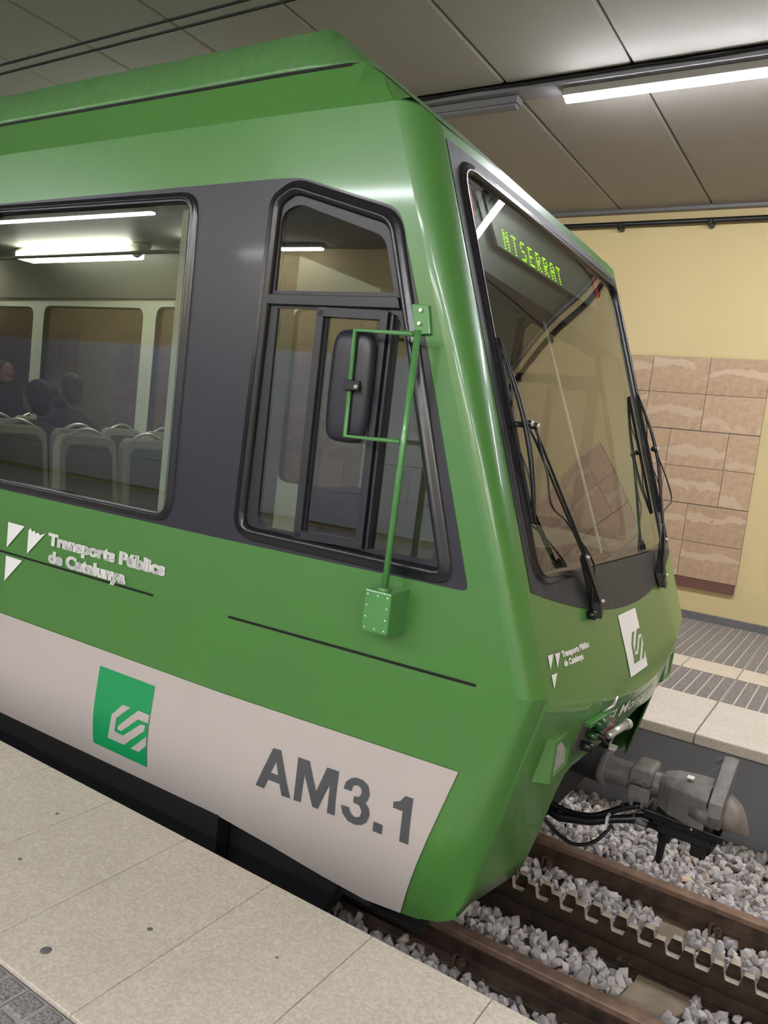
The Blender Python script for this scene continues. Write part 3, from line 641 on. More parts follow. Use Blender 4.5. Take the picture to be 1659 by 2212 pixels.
# ---- coupler
cp = empty('coupler', (-.7, 3.93, -1.6), 'grey cast coupler with hooks, cone and hoses'); cp.parent = train; cp.location = Vector((-.7, 3.93, -1.6))+OFF-worldloc(train)
mb = MB(); mb.tube([(-1.55, YC, -1.50), (-.955, YC, -1.548)], .085, 20); build(mb, 'drawbar', BLACKM, cp, smooth=True)
mb = MB(); mb.tube([(-.965, YC, -1.548), (-.95, YC, -1.549), (-.93, YC, -1.55), (-.925, YC, -1.55)], [.088, .094, .094, .07], 24); mb.tube([(-.93, YC, -1.55), (-.78, YC, -1.552)], [.068, .064], 22); build(mb, 'flanged_tube', CAST, cp, smooth=False, bevel=.004)
mb = MB()
for z0, z1 in ((-1.548, -1.468), (-1.632, -1.556)):
    mb.prism(rnd([(-.80, z0), (-.692, z0), (-.692, z1), (-.80, z1)], .022, 3), lambda x, z: (x, YC-.098, z), lambda x, z: (x, YC+.098, z))
build(mb, 'clamp_blocks', CAST, cp, bevel=.008)
for x in (-.775, -.722):
    mb = MB(); mb.tube([(x, YC-.108, -1.536), (x, YC-.095, -1.536)], .010, 8); build(mb, 'clamp_bolt', BROWN, cp)
    mb = MB(); mb.tube([(x, YC-.085, -1.66), (x, YC-.085, -1.60)], .010, 6); build(mb, 'clamp_bolt', CAST, cp)
mb = MB(); mb.tube([(-.70, YC, -1.552), (-.655, YC, -1.553), (-.65, YC, -1.553), (-.61, YC, -1.553)], [.062, .062, .075, .08], 20)
mb.loft([[(x, YC+a, -1.555+b) for a, b in ((-w_, -h_), (w_, -h_), (w_, h_*.6), (w_*.55, h_), (-w_*.55, h_), (-w_, h_*.6))] for x, w_, h_ in ((-.66, .07, .07), (-.60, .11, .085), (-.50, .14, .09), (-.43, .15, .09))], closed=True, caps=True)
build(mb, 'coupler_head', CAST, cp, bevel=.006)
mb = MB(); mb.box(-.545, -.515, YC-.06, YC-.02, -1.452, -1.449); build(mb, 'paper_tag', WHITE, cp)
# face plate with hook slots
pl = [(YC-.13, -1.625), (YC+.10, -1.60), (YC+.23, -1.40), (YC+.19, -1.375), (YC+.12, -1.395), (YC-.15, -1.50), (YC-.16, -1.56)]
mb = MB(); mb.prism(pl, lambda y, z: (-.36+(y-YC)*.02, y, z), lambda y, z: (-.425, y, z)); build(mb, 'face_plate', CAST, cp, bevel=.006)
for yy, zz in ((YC+.195, -1.40), (YC+.135, -1.425), (YC-.02, -1.475), (YC-.09, -1.51)):
    mb = MB(); mb.prism([(-.425, zz-.04), (-.36, zz-.04), (-.36, zz+.012), (-.385, zz+.022), (-.43, zz+.010), (-.462, zz-.018), (-.458, zz-.028), (-.445, zz-.026), (-.425, zz-.008), (-.412, zz-.012)], lambda x, z, yy=yy: (x, yy-.020, z), lambda x, z, yy=yy: (x, yy+.020, z)); build(mb, 'hook', CAST, cp, bevel=.003)
mb = MB(); mb.tube([(-.50, YC-.12, -1.57), (-.415, YC-.12, -1.575)], [.035, .05], 14); build(mb, 'funnel', CAST, cp, smooth=True)
mb = MB(); mb.loft([[(x, YC+.03+a*w_, z0+b*h_) for a, b in [(math.cos(2*math.pi*i/12), math.sin(2*math.pi*i/12)) for i in range(12)]] for x, w_, h_, z0 in ((-.40, .10, .075, -1.585), (-.35, .115, .082, -1.59), (-.305, .09, .065, -1.605), (-.275, .055, .042, -1.63), (-.255, .018, .016, -1.662))], closed=True, caps=True); build(mb, 'guide_cone', mat('worn_cast', (134, 126, 118), .55, metal=.3, noise=.4, nscale=10, rgb2=(104, 96, 88)), cp, smooth=True)
mb = MB(); mb.prism([(-.70, YC-.13), (-.36, YC-.13), (-.36, YC+.12), (-.70, YC+.12)], lambda x, y: (x, y, -1.655-.02*(x+.7)), lambda x, y: (x, y, -1.668-.02*(x+.7)))
mb.prism([(-.70, YC-.14), (-.34, YC-.14), (-.34, YC-.13), (-.70, YC-.13)], lambda x, y: (x, y, -1.635-.03*(x+.7)), lambda x, y: (x, y, -1.672-.03*(x+.7))); build(mb, 'tray', BLACK, cp, bevel=.003)
mb = MB(); mb.ell((-.48, YC-.142, -1.655), (.006, .004, .006), 8, 6); build(mb, 'tray_bolt', CHROME, cp, smooth=True)
mb = MB(); mb.box(-.64, -.40, YC-.09, YC+.08, -1.75, -1.67); mb.box(-.48, -.41, YC-.08, YC+.09, -1.81, -1.68); mb.tube([(-.41, YC, -1.75), (-.385, YC, -1.76)], .06, 14); mb.box(-.66, -.58, YC-.12, YC-.04, -1.70, -1.64); build(mb, 'valve_block', BLACKM, cp, bevel=.008)
mb = MB(); mb.tube([(-.60, YC-.05, -1.70), (-.605, YC-.05, -1.79), (-.61, YC-.05, -1.80), (-.615, YC-.05, -1.90), (-.615, YC-.05, -1.915)], [.034, .032, .020, .017, .008], 12); mb.tube([(-.68, YC-.05, -1.72), (-.56, YC-.05, -1.73)], .035, 12); build(mb, 'vertical_pin', BLACK, cp, smooth=True)
mb = MB(); mb.tube(cr([(-1.25, YC-.1, -1.76), (-1.1, YC-.1, -1.80), (-.95, YC-.1, -1.78), (-.82, YC-.08, -1.70), (-.735, YC-.07, -1.655)]), .016, 10); build(mb, 'hose', BLACK, cp, smooth=True)
mb = MB(); mb.tube([(-1.25, YC-.13, -1.79), (-1.1, YC-.13, -1.83), (-.95, YC-.12, -1.80), (-.84, YC-.1, -1.755), (-.72, YC-.06, -1.72), (-.62, YC-.05, -1.73)], [.024, .024, .022, .02, .024, .03], 10); build(mb, 'hose', BLACK, cp, smooth=True)
mb = MB(); mb.tube(cr([(-1.22, YC-.16, -1.80), (-1.12, YC-.17, -1.88), (-1.0, YC-.18, -1.915), (-.9, YC-.16, -1.87), (-.84, YC-.12, -1.78)]), .0095, 8); build(mb, 'hose', BLACK, cp, smooth=True)
mb = MB(); mb.tube(cr([(-.82, YC-.08, -1.685), (-.75, YC-.04, -1.672), (-.66, YC-.06, -1.70), (-.58, YC-.07, -1.745)]), .013, 8); build(mb, 'hose', BLACK, cp, smooth=True)
mb = MB(); mb.tube([(-.76, YC-.07, -1.728), (-.69, YC-.06, -1.735)], .024, 10); build(mb, 'hose_fitting', CAST, cp, smooth=True)
mb = MB(); mb.box(-.868, -.858, YC-.15, YC-.06, -1.80, -1.73); build(mb, 'cable_tie', WHITE, cp)
# undercarriage; last small box is added black for the train's shade under the corner
mb = MB(); mb.box(XB, -1.55, 2.95, 4.91, -1.83, -1.42); mb.box(-9, -2.3, 2.75, 5.1, -1.95, -1.45); mb.box(XB, -2.36, 2.64, 2.72, -2.30, -1.84); mb.hexa([(-2.37, 2.74, -2.26), (-1.85, 2.80, -2.24), (-1.85, 2.95, -2.24), (-2.37, 2.95, -2.26), (-2.37, 2.74, -1.86), (-1.70, 2.80, -1.9), (-1.70, 2.95, -1.9), (-2.37, 2.95, -1.86)]); mb.box(-1.80, -1.40, 2.98, 3.04, -2.20, -1.85); build(mb, 'underframe_and_shade', BLACKM, train)
mb = MB(); mb.tube([(-1.95, 3.33, -1.93), (-1.95, 3.44, -1.93)], .40, 32); mb.tube([(-1.95, 4.42, -1.93), (-1.95, 4.53, -1.93)], .40, 32); mb.tube([(-1.95, 3.40, -1.93), (-1.95, 4.45, -1.93)], .07, 12); build(mb, 'wheelset', mat('wheel_steel', (38, 38, 40), .5, metal=.4), train)
mb = MB(); mb.prism([(-2.33, -2.10), (-1.62, -2.10), (-1.5, -2.0), (-1.55, -1.86), (-2.33, -1.86)], lambda x, z: (x, 2.85, z), lambda x, z: (x, 2.95, z)); build(mb, 'bogie_frame', mat('bogie_dark', (30, 31, 33), .6), train, bevel=.02)

# ---- interior
inr = empty('passenger_saloon', (0, 0, 0)); inr.parent = train; inr.location = Vector((-6, YC, -1.4))+OFF-worldloc(train)
mb = MB(); mb.box(XB, -1.35, 2.66, 5.2, -1.46, -1.40); build(mb, 'floor_plate', TEXTG, inr)
mb = MB()
mb.loft([[(x, 2.62, 1.06), (x, 3.1, 1.34), (x, 4.76, 1.34), (x, 5.24, 1.06)] for x in (XB, -2.9)]); build(mb, 'ceiling_lining', mat('ceiling_lining', (176, 182, 170), .5), inr, recalc=False)
mb = MB(); mb.loft([[(x, 2.62, 1.30), (x, 5.24, 1.30)] for x in (-2.9, -1.72)]); build(mb, 'cab_ceiling', BLACK, inr)
mb = MB(); mb.box(-2.93, -2.89, 4.35, 5.24, -1.4, 1.32); mb.box(-2.93, -2.89, 2.62, 3.45, -1.4, 1.32); mb.box(-2.93, -2.89, 3.45, 4.35, .95, 1.32); build(mb, 'cab_bulkhead', CREAM, inr)
mb = MB(); mb.box(XB, XB+.05, 2.5, 5.3, -1.4, 1.3); build(mb, 'rear_bulkhead', CREAM, inr)
for x0, x1 in ((-7.0, -5.45), (-9.9, -8.3), (-4.75, -3.3)):
    e = empty('saloon_lamp', (0, 0, 0)); e.parent = train; e.location = Vector(((x0+x1)/2, 4.4, 1.25))+OFF-worldloc(train)
    mb = MB(); mb.box(x0, x1, 4.30, 4.50, 1.225, 1.30); build(mb, 'diffuser', TRAINLAMP, e, bevel=.015)
    mb = MB(); mb.tube([(x0-.16, 4.4, 1.315), (x0, 4.4, 1.285)], [.03, .065], 12); mb.tube([(x1, 4.4, 1.285), (x1+.16, 4.4, 1.315)], [.065, .03], 12); build(mb, 'end_cap', CREAM, e, smooth=True)
mb = MB(); mb.tube([(-9, 4.25, 1.22), (-2.95, 4.25, 1.22)], .015, 8); build(mb, 'grab_rail', CHROME, inr, smooth=True)
# seats
def seat(x, y0, w, ztop, first=[None]):
    if first[0] is None:
        e = empty('passenger_seat', (0, 0, -1.4)); e.parent = train
        mb = MB(); zt = -.205
        ol = rnd([(0, -.95), (w, -.95), (w-.02, zt-.05), (w-.06, zt), (.06, zt), (.02, zt-.05)], [.0, .0, .05, .06, .06, .05], 3)
        mb.prism(ol, lambda y, z: (-.02-(z+.95)*.12, y, z), lambda y, z: (-.09-(z+.95)*.12, y, z)); build(mb, 'backrest', SEATM, e, bevel=.012, org=(0, 0, -1.4))
        mb = MB(); ol2 = [(a*.80+.10*w, -.90+(b+.95)*.86) for a, b in ol]
        mb.prism(ol2, lambda y, z: (-.012-(z+.95)*.12, y, z), lambda y, z: (-.03-(z+.95)*.12, y, z)); build(mb, 'back_cushion', SEATIN, e, bevel=.01, org=(0, 0, -1.4))
        mb = MB(); mb.box(-.52, -.02, .01, w-.01, -1.0, -.92); build(mb, 'seat_cushion', SEATIN, e, bevel=.02, org=(0, 0, -1.4))
        mb = MB(); mb.box(-.35, -.15, .1, w-.1, -1.4, -1.0); build(mb, 'pedestal', BLACK, e, org=(0, 0, -1.4))
        mb = MB(); mb.tube([(-.13, .08+(w-.16)*i/8, zt-.02+.055*math.sin(math.pi*i/8)) for i in range(9)], .011, 8); build(mb, 'grab_handle', CHROME, e, smooth=True, org=(0, 0, -1.4))
        for ch in e.children: ch.location = (0, 0, 0)
        first[0] = e; first.append(list(e.children)); r = e
    else:
        r = clone(first[0])
        for ch in first[1]: clone(ch, parent=r)
    r.location = Vector((x, y0, -1.4))+OFF-worldloc(train); return r
for x, y0 in ((-3.86, 2.76), (-3.86, 3.22), (-4.58, 2.77), (-4.58, 3.23), (-5.35, 4.22), (-5.35, 4.68), (-5.5, 2.72), (-5.5, 3.18), (-6.6, 4.22), (-6.6, 4.68), (-6.4, 2.72), (-6.4, 3.18)): seat(x, y0, .44, 0)
# cab: driver's seat, desk
cab = empty('driver_cab', (0, 0, 0)); cab.parent = train; cab.location = Vector((-2, YC, -1.4))+OFF-worldloc(train)
mb = MB(); mb.prism([(-1.95, -1.0), (-1.2, -1.0), (-1.12, -.60), (-1.60, -.56), (-1.95, -.68)], lambda x, z: (x, 2.86, z), lambda x, z: (x, 5.0, z)); build(mb, 'desk', mat('desk_olive', (92, 86, 60), .7), cab)
mb = MB(); mb.prism([(-2.62, -.32), (-2.50, -.34), (-2.42, -.9), (-2.58, -.9)], lambda x, z: (x, 3.35, z), lambda x, z: (x, 3.85, z)); mb.box(-2.55, -2.05, 3.38, 3.82, -.98, -.88); mb.box(-2.4, -2.2, 3.5, 3.7, -1.4, -.98); build(mb, 'driver_seat', NAVY, cab, bevel=.03)
mb = MB(); mb.prism([(-2.93, .9), (-2.93, -.55), (-2.70, -.5), (-2.78, .3), (-2.82, .8)], lambda x, z: (x, 2.72+.03*math.sin(z*20), z), lambda x, z: (x, 2.80+.03*math.sin(z*20+1), z)); build(mb, 'white_curtain', CLOTHW, cab)
mb = MB(); mb.tube([(-1.45, 3.9, -.58), (-1.45, 3.9, -.50)], .05, 12); mb.box(-1.6, -1.35, 3.2, 3.45, -.57, -.50); build(mb, 'desk_controls', BLACK, cab, bevel=.006)
mb = MB(); mb.tube([(-1.72, 3.93, 1.0), (-1.08, 3.93, -.56)], .007, 8); build(mb, 'windscreen_line', WHITE, cab)  # thin white tube up the middle of the windscreen
cp2 = empty('flat_cap', (-1.28, 4.0, -.56), 'dark flat cap lying on the cab desk behind the windscreen', 'cap')
mb = MB(); mb.ell((-1.28, 4.0, -.53), (.12, .13, .05), 14, 8); build(mb, 'crown', HAIR, cp2, smooth=True)
mb = MB(); mb.ell((-1.22, 4.12, -.555), (.07, .08, .012), 12, 6); build(mb, 'peak', BLACK, cp2, smooth=True)

# ------------------------------------------------------------------ passengers (seen through the window)
def person(x, y, ztop, face, bun, label, sc_=1.0):
    """seated figure; ztop = top of the head; face = +1 looks towards +x, -1 towards -x"""
    e = empty('person', (x, y, -.92), label, 'person', None)
    hz = ztop-.12*sc_; me = bpy.data.meshes.new('sk')
    V = [(0, 0, -.90), (0, 0, -.66), (0, 0, hz-.36), (0, 0, hz-.22), (0.01*face, 0, hz-.10), (0, .17, hz-.26), (0, -.17, hz-.26), (.06*face, .21, hz-.52), (.06*face, -.21, hz-.52), (.27*face, .17, -.72), (.27*face, -.17, -.72),
         (.40*face, .09, -.86), (.40*face, -.09, -.86), (.44*face, .11, -1.30), (.44*face, -.11, -1.30), (.54*face, .11, -1.36), (.54*face, -.11, -1.36), (.33*face, .14, -.73), (.33*face, -.14, -.73)]
    E_ = [(0, 1), (1, 2), (2, 3), (3, 4), (3, 5), (3, 6), (5, 7), (6, 8), (7, 9), (8, 10), (0, 11), (0, 12), (11, 13), (12, 14), (13, 15), (14, 16), (9, 17), (10, 18)]
    R = [.13, .12, .13, .06, .05, .055, .055, .048, .048, .035, .035, .075, .075, .05, .05, .04, .04, .035, .035]
    me.from_pydata([(a, b, c) for a, b, c in V], E_, []); o = bpy.data.objects.new('sk', me); C.objects.link(o)
    md = o.modifiers.new('s', 'SKIN'); s_ = me.skin_vertices[0].data
    for i, r in enumerate(R): s_[i].radius = (r*sc_, r*sc_)
    s_[0].use_root = True
    sb = o.modifiers.new('u', 'SUBSURF'); sb.levels = 1; sb.render_levels = 1
    bpy.context.view_layer.update(); ev = bpy.data.meshes.new_from_object(o.evaluated_get(bpy.context.evaluated_depsgraph_get()))
    bpy.data.objects.remove(o)
    mb = MB(); mb.add([tuple(v.co) for v in ev.vertices], [tuple(p.vertices) for p in ev.polygons])
    f = face
    mb.ell((.02*f, 0, hz), (.095, .075, .118), 20, 16); mb.ell((.115*f, 0, hz-.012), (.022, .014, .024), 8, 6); mb.ell((.075*f, 0, hz-.075), (.045, .045, .035), 10, 8)
    for s in (1, -1): mb.ell((0, s*.077, hz-.01), (.018, .010, .03), 8, 6)
    for s in (1, -1): 
        for q in range(4): mb.tube([(.35*f, s*.14+(q-1.5)*.018, -.735), (.42*f, s*.14+(q-1.5)*.02, -.75)], [.010, .007], 6)
        mb.tube([(.34*f, s*.10, -.73), (.37*f, s*.075, -.74)], [.010, .008], 6)
    mb2 = MB(); mb2.add([(v[0]+x, v[1]+y, v[2]) for v in mb.v], mb.f)
    o = build(mb2, 'body', SKIN, e, smooth=True); rm = o.modifiers.new('r', 'REMESH'); rm.mode = 'VOXEL'; rm.voxel_size = .012; rm.use_smooth_shade = True
    mb = MB(); mb.ell((x-.015*f, y, hz+.022), (.105, .086, .112), 18, 12); mb.ell((x-.06*f, y, hz-.04), (.06, .075, .09), 14, 10)
    if bun: mb.ell((x-.10*f, y, hz+.07), (.05, .05, .045), 12, 8)
    build(mb, 'hair', HAIR, e, smooth=True)
    mb = MB(); rg = []
    for z, a, b in ((-.95, .19, .21), (-.66, .18, .20), (hz-.48, .185, .23), (hz-.36, .18, .27), (hz-.27, .15, .25), (hz-.20, .10, .15), (hz-.165, .07, .08)):
        rg.append([(x+a*sc_*math.cos(2*math.pi*i/16), y+b*sc_*math.sin(2*math.pi*i/16), z) for i in range(16)])
    mb.loft(rg, closed=True)
    for s in (1, -1): mb.tube([(x, y+s*.17, hz-.27), (x+.06*f, y+s*.215, hz-.52), (x+.22*f, y+s*.18, -.71)], [.095, .075, .06], 10)
    build(mb, 'jacket', CLOTH1, e, smooth=True)
    mb = MB()
    for s in (1, -1): mb.tube([(x-.02, y+s*.08, -.86), (x+.40*f, y+s*.10, -.86), (x+.44*f, y+s*.11, -.95), (x+.44*f, y+s*.11, -1.30)], [.10, .085, .075, .06], 10)
    build(mb, 'trousers', CLOTH1, e, smooth=True)
person(-5.15, 3.40, .10, -1, False, 'seated passenger with dark hair seen from behind, nearest the train window')
person(-5.70, 4.06, .20, -1, True, 'seated passenger with a hair bun, rightmost in the train window')
person(-6.75, 4.66, .14, -1, False, 'seated passenger with dark hair, just left of the one with the bun')
person(-7.95, 4.86, .32, 1, False, 'passenger in profile at the left edge of the train window, facing right')

# ------------------------------------------------------------------ station: ceiling, walls
XA, XZ = -22.0, 9.0
def shell(name, *a, m=None, **k):
    mb = MB(); mb.box(*a); return build(mb, name, m, kind='structure', **k)
shell('ceiling', XA, XZ, -6.6, 10.1, 3.20, 3.35, m=CEILGAP)
ceil = bpy.data.objects['ceiling']
js = [-2.10+1.087*k for k in range(-18, 11)]
def ceilpanel(x0, x1, y0, y1):
    mb = MB(); z = 3.12; g = .010; e = .014
    mb.hexa([(x0+g+e, y0+g, z), (x1-g-e*1.8, y0+g, z), (x1-g-e*1.8, y1-g, z), (x0+g+e, y1-g, z), (x0+g, y0+g, z+.06), (x1-g, y0+g, z+.06), (x1-g, y1-g, z+.06), (x0+g, y1-g, z+.06)])
    mb.hexa([(x0+g, y0+g, z+.004), (x0+g+e, y0+g, z), (x0+g+e, y1-g, z), (x0+g, y1-g, z+.004), (x0+g, y0+g, z+.05), (x0+g+e, y0+g, z+.05), (x0+g+e, y1-g, z+.05), (x0+g, y1-g, z+.05)])
    mb.add([(x1-g-e*1.8, y0+g, z), (x1-g, y0+g, z+.010), (x1-g, y1-g, z+.010), (x1-g-e*1.8, y1-g, z)], [(0, 1, 2, 3)])
    return mb
cache = {}
for (y0, y1) in ((6.57, 9.95), (3.2, 6.30), (-.1, 3.2), (-3.3, -.1), (-6.5, -3.3)):
    proto = None
    for a, b in zip(js, js[1:]):
        if proto is None:
            proto = build(ceilpanel(0, 1.087, y0, y1), 'panel', CEILM, ceil, org=(0, (y0+y1)/2, 3.12), recalc=False); p = proto
        else: p = clone(proto)
        p.location = Vector((a, (y0+y1)/2, 3.12))+OFF-worldloc(ceil)
shell('wall_far', XA, XZ, 9.95, 10.1, -2.6, 3.20, m=YELLOW)
shell('wall_near', XA, XZ, -6.65, -6.5, -2.6, 3.20, m=YELLOW)
shell('wall_left', XA-.1, XA, -6.6, 10.1, -2.6, 3.3, m=TRENCH)
shell('wall_right', XZ, XZ+.1, -6.6, 10.1, -2.6, 3.3, m=YELLOW)
wf = bpy.data.objects['wall_far']; wn = bpy.data.objects['wall_near']
# sandstone tiles, set proud of the plaster, in three double courses of running bond
def tiles(xr, parent):
    xl = xr-5.0
    rows = [(1.35, .92, 0), (.915, .485, 0), (.475, .045, 1), (.04, -.395, 1), (-.405, -.85, 2), (-.855, -1.285, 2)]
    offs = {0: -.66, 1: -.335, 2: -.675}
    for z1, z0, k in rows:
        xs = [xr]; x = xr+offs[k]
        while x > xl+.15: xs.append(x); x -= .668
        xs.append(xl)
        for b, a in zip(xs, xs[1:]):
            mb = MB(); pr = .022+random.uniform(-.003, .003); g = .003
            mb.box(a+g, b-g, 9.95-pr, 9.96, z0, z1); build(mb, 'tile', TILE, parent, org=((a+b)/2, 9.95-pr, (z0+z1)/2), bevel=.002)
    mb = MB(); mb.box(xl, xr, 9.94, 9.96, -1.288, 1.352); build(mb, 'tile_backing', BASEM, parent)
    mb = MB(); mb.box(xl, xr-.01, 9.90, 9.96, -1.40, -1.33); mb.box(xl, xr-.01, 9.93, 9.96, -1.33, -1.29); build(mb, 'ledge', BROWN, parent, label='brown-red ledge under the tiles')
for xr in (-1.20, 5.1, -7.5, -13.8): tiles(xr, wf)
# pale block courses on the platform wall behind the photographer
for k in range(5):
    for i in range(22):
        x = XA+i*1.3+(.65 if k % 2 else 0)
        mb = MB(); mb.box(x+.006, min(XZ, x+1.294), -6.5, -6.47, -1.68+k*.6, -1.688+(k+1)*.6); build(mb, 'block', BLOCK, wn, org=(x+.65, -6.5, -1.4+k*.6))
mb = MB(); mb.box(XA, XZ, 9.925, 9.96, -1.79, -1.69); build(mb, 'baseboard_far', BASEM, kind='structure', bevel=.01)
mb = MB(); mb.box(XA, XZ, 9.86, 9.96, 3.085, 3.14); build(mb, 'trim_1', TRAYM, kind='structure')
pipe = empty('wall_pipe', (-1.5, 9.88, 2.94), 'black pipe running along the top of the yellow wall', 'pipe')
mb = MB(); mb.tube([(XA, 9.87, 2.945), (XZ, 9.87, 2.945)], .032, 12); build(mb, 'tube', BLACK, pipe, smooth=True)
for k in range(-8, 10):
    x = -2.086+1.068*k; mb = MB(); mb.tube([(x, 9.87, 2.945), (x, 9.87, 2.90)], .045, 10); mb.tube([(x, 9.84, 2.90), (x, 9.96, 2.90)], .035, 10); build(mb, 'bracket', BLACK, pipe)
# cable tray and lamps
tr = empty('cable_tray', (-1, 6.45, 3.05), 'grey metal tray running along the ceiling above the far platform', 'cable tray')
mb = MB(); mb.box(XA, XZ, 6.33, 6.54, 3.06, 3.12); build(mb, 'channel', TRAYM, tr)
mb = MB(); mb.tube([(XA, 6.31, 3.10)]+[(x, 6.31+.008*math.sin(x*7), 3.10+.006*math.sin(x*5)) for x in [XA+i*.5 for i in range(1, 61)]], .011, 6); build(mb, 'cable', BLACKM, tr, smooth=True)
def tubelamp(x0, x1, y, z, label, lit=True, cat='lamp', group=None):
    e = empty('tube_lamp', ((x0+x1)/2, y, z), label, cat, group)
    mb = MB(); mb.box(x0-.02, x1+.02, y-.062, y+.062, z+.018, z+.078); build(mb, 'fixture', TRAYM if not lit else CEILM, e, bevel=.004)
    mb = MB(); mb.prism([(y-.042, z+.019), (y-.042, z-.004), (y-.02, z-.018), (y+.02, z-.018), (y+.042, z-.004), (y+.042, z+.019)], lambda a, b: (x0, a, b), lambda a, b: (x1, a, b)); build(mb, 'diffuser', LAMPM if lit else TRAYM, e)
tubelamp(-2.68, -.25, 6.46, 2.98, 'bright tube lamp glowing over the far platform')
tubelamp(.1, 2.5, 6.46, 2.98, 'lit tube lamp on the tray, beyond the right edge of the photo')
tubelamp(3.2, 5.6, 6.46, 2.98, 'lit tube lamp on the tray near the right end of the station')
tubelamp(-5.6, -3.13, 6.46, 2.98, 'unlit tube lamp on the tray, its end beside the train roof', lit=False)
tubelamp(-8.6, -6.2, 6.46, 2.98, 'lit tube lamp on the tray behind the train')
tubelamp(-12.6, -10.2, 6.46, 2.98, 'lit tube lamp on the tray far behind the train')
for x0, x1, y, lb in ((-14.2, -9.95, -3.56, 'long tube lamp over the near platform, far left'), (-6.6, -3.0, -3.56, 'unseen tube lamp over the near platform, left of the photographer, lengthened for light'), (-1.8, 1.8, -3.56, 'unseen tube lamp over the near platform behind the photographer, lengthened for light'), (3.0, 6.6, -3.56, 'unseen tube lamp over the near platform, right of the photographer, lengthened for light'), (-10.2, -7.75, -6.15, 'tube lamp near the platform wall, left'), (-20.5, -18.8, -6.15, 'tube lamp near the platform wall, far left end'), (-5.2, -2.0, -5.9, 'unseen tube lamp added near the platform wall, behind the photographer'), (0, 3.2, -5.9, 'unseen tube lamp added near the platform wall, right of the photographer'), (5.0, 8.2, -5.9, 'unseen tube lamp added near the platform wall, far right end')):
    tubelamp(x0, x1, y, 3.03, lb)  # forward lamps are unseen, lengthened and added to brighten the train's near side
cb = empty('overhead_cables', (-4, 3.15, 2.2), 'pair of dark overhead wires crossing above the train roof', 'cable')
for d, z in ((0, 2.2), (.0, 2.14)):
    mb = MB(); mb.tube([(XA, 3.15+d, z), (-5.45, 3.15+d, z), (-3.2, 3.15+d, z+.0), (0, 3.15+d, z), (XZ, 3.15+d, z)], .008, 8); build(mb, 'wire', BLACKM, cb, smooth=True)

# ------------------------------------------------------------------ platforms
Z = -1.78
mb = MB(); mb.box(XA, XZ, -6.5, 2.22, -2.5, Z-.05); fl = build(mb, 'floor', BASEM, kind='structure')
mb = MB(); mb.box(XA, XZ, 5.66, 9.95, -2.9, Z-.05); ff = build(mb, 'floor_far', TRENCH, kind='structure')
def tilegrid(proto, xs, ys_, z, parent, first=True):
    for i, x in enumerate(xs):
        for j, y in enumerate(ys_):
            p = proto if (i == 0 and j == 0) else clone(proto)
            p.location = Vector((x, y, z))+OFF-worldloc(parent)
mb = MB(); mb.box(.0015, .4695, 0, .90, -.055, 0)
pr = build(mb, 'coping_slab', COPING, fl, bevel=.003, org=(0, 0, 0)); tilegrid(pr, [-1.269-.471*k for k in range(-14, 24)], [1.394], Z, fl)
mb = MB(); mb.box(.003, .467, 0, .965, -.075, 0)
pr = build(mb, 'coping_slab', COPING, ff, bevel=.008, org=(0, 0, 0)); tilegrid(pr, [-.785-.471*k for k in range(-14, 24)], [5.605], Z, ff)
# near pavers: 5 x 5 raised cells
mb = MB(); mb.box(.002, .468, .002, .468, -.05, -.008); mb.cur = 1
for i in range(5):
    for j in range(5):
        a, b = .008+i*.093, .008+j*.093; mb.hexa([(a, b, -.0085), (a+.079, b, -.0085), (a+.079, b+.079, -.0085), (a, b+.079, -.0085), (a+.006, b+.006, 0), (a+.073, b+.006, 0), (a+.073, b+.073, 0), (a+.006, b+.073, 0)])
pr = build(mb, 'paver', [mat('paver_joint', (158, 154, 154), .8), PAVER], fl, org=(0, 0, 0)); tilegrid(pr, [-1.45-.471*k for k in range(-6, 12)], [1.387-.471*(j+1) for j in range(5)], Z, fl)
mb = MB(); mb.box(XA, XZ, -6.5, -.97, Z-.05, Z-.002); build(mb, 'paving_beyond', PAVER, fl)
# ribbed pavers on the far platform
def ribbed(D):
    mb = MB(); mb.box(.002, .468, .002, D-.002, -.05, -.008); mb.cur = 1; n = int(D/.043)
    for i in range(5):
        for j in range(n):
            a, b = .008+i*.0932, .004+j*D/n; mb.hexa([(a, b, -.0085), (a+.079, b, -.0085), (a+.079, b+D/n-.003, -.0085), (a, b+D/n-.003, -.0085), (a+.004, b+.006, 0), (a+.075, b+.006, 0), (a+.075, b+D/n-.012, 0), (a+.004, b+D/n-.012, 0)])
    return mb
xs2 = [-1.2457+.471*k for k in range(-8, 8)]
PAVW = speckle('ribbed_paver', (132, 124, 120), (112, 105, 103), (150, 142, 136), 100)
GROUT = mat('light_grout', (186, 176, 164), .8)
pr = build(ribbed(.43), 'ribbed_paver', [GROUT, PAVW], ff, org=(0, 0, 0)); tilegrid(pr, xs2, [6.575, 7.005], Z, ff)
pr = build(ribbed(.4075), 'ribbed_paver', [GROUT, PAVW], ff, org=(0, 0, 0)); tilegrid(pr, xs2, [7.91+.4085*k for k in range(5)], Z, ff)
mb = MB(); mb.box(.003, .467, .004, .462, -.05, -.004)
for j in range(6): mb.hexa([(.004, .03+j*.072, -.004), (.466, .03+j*.072, -.004), (.466, .075+j*.072, -.004), (.004, .075+j*.072, -.004), (.004, .037+j*.072, .001), (.466, .037+j*.072, .001), (.466, .068+j*.072, .001), (.004, .068+j*.072, .001)])
pr = build(mb, 'guidance_tile', STRIPE, ff, org=(0, 0, 0)); tilegrid(pr, xs2, [7.44], Z, ff)
for x0, x1 in ((XA, xs2[0]), (xs2[-1]+.471, XZ)):
    mb = MB(); mb.box(x0, x1, 6.575, 9.94, Z-.05, Z-.002); build(mb, 'paving_beyond', PAVW, ff)
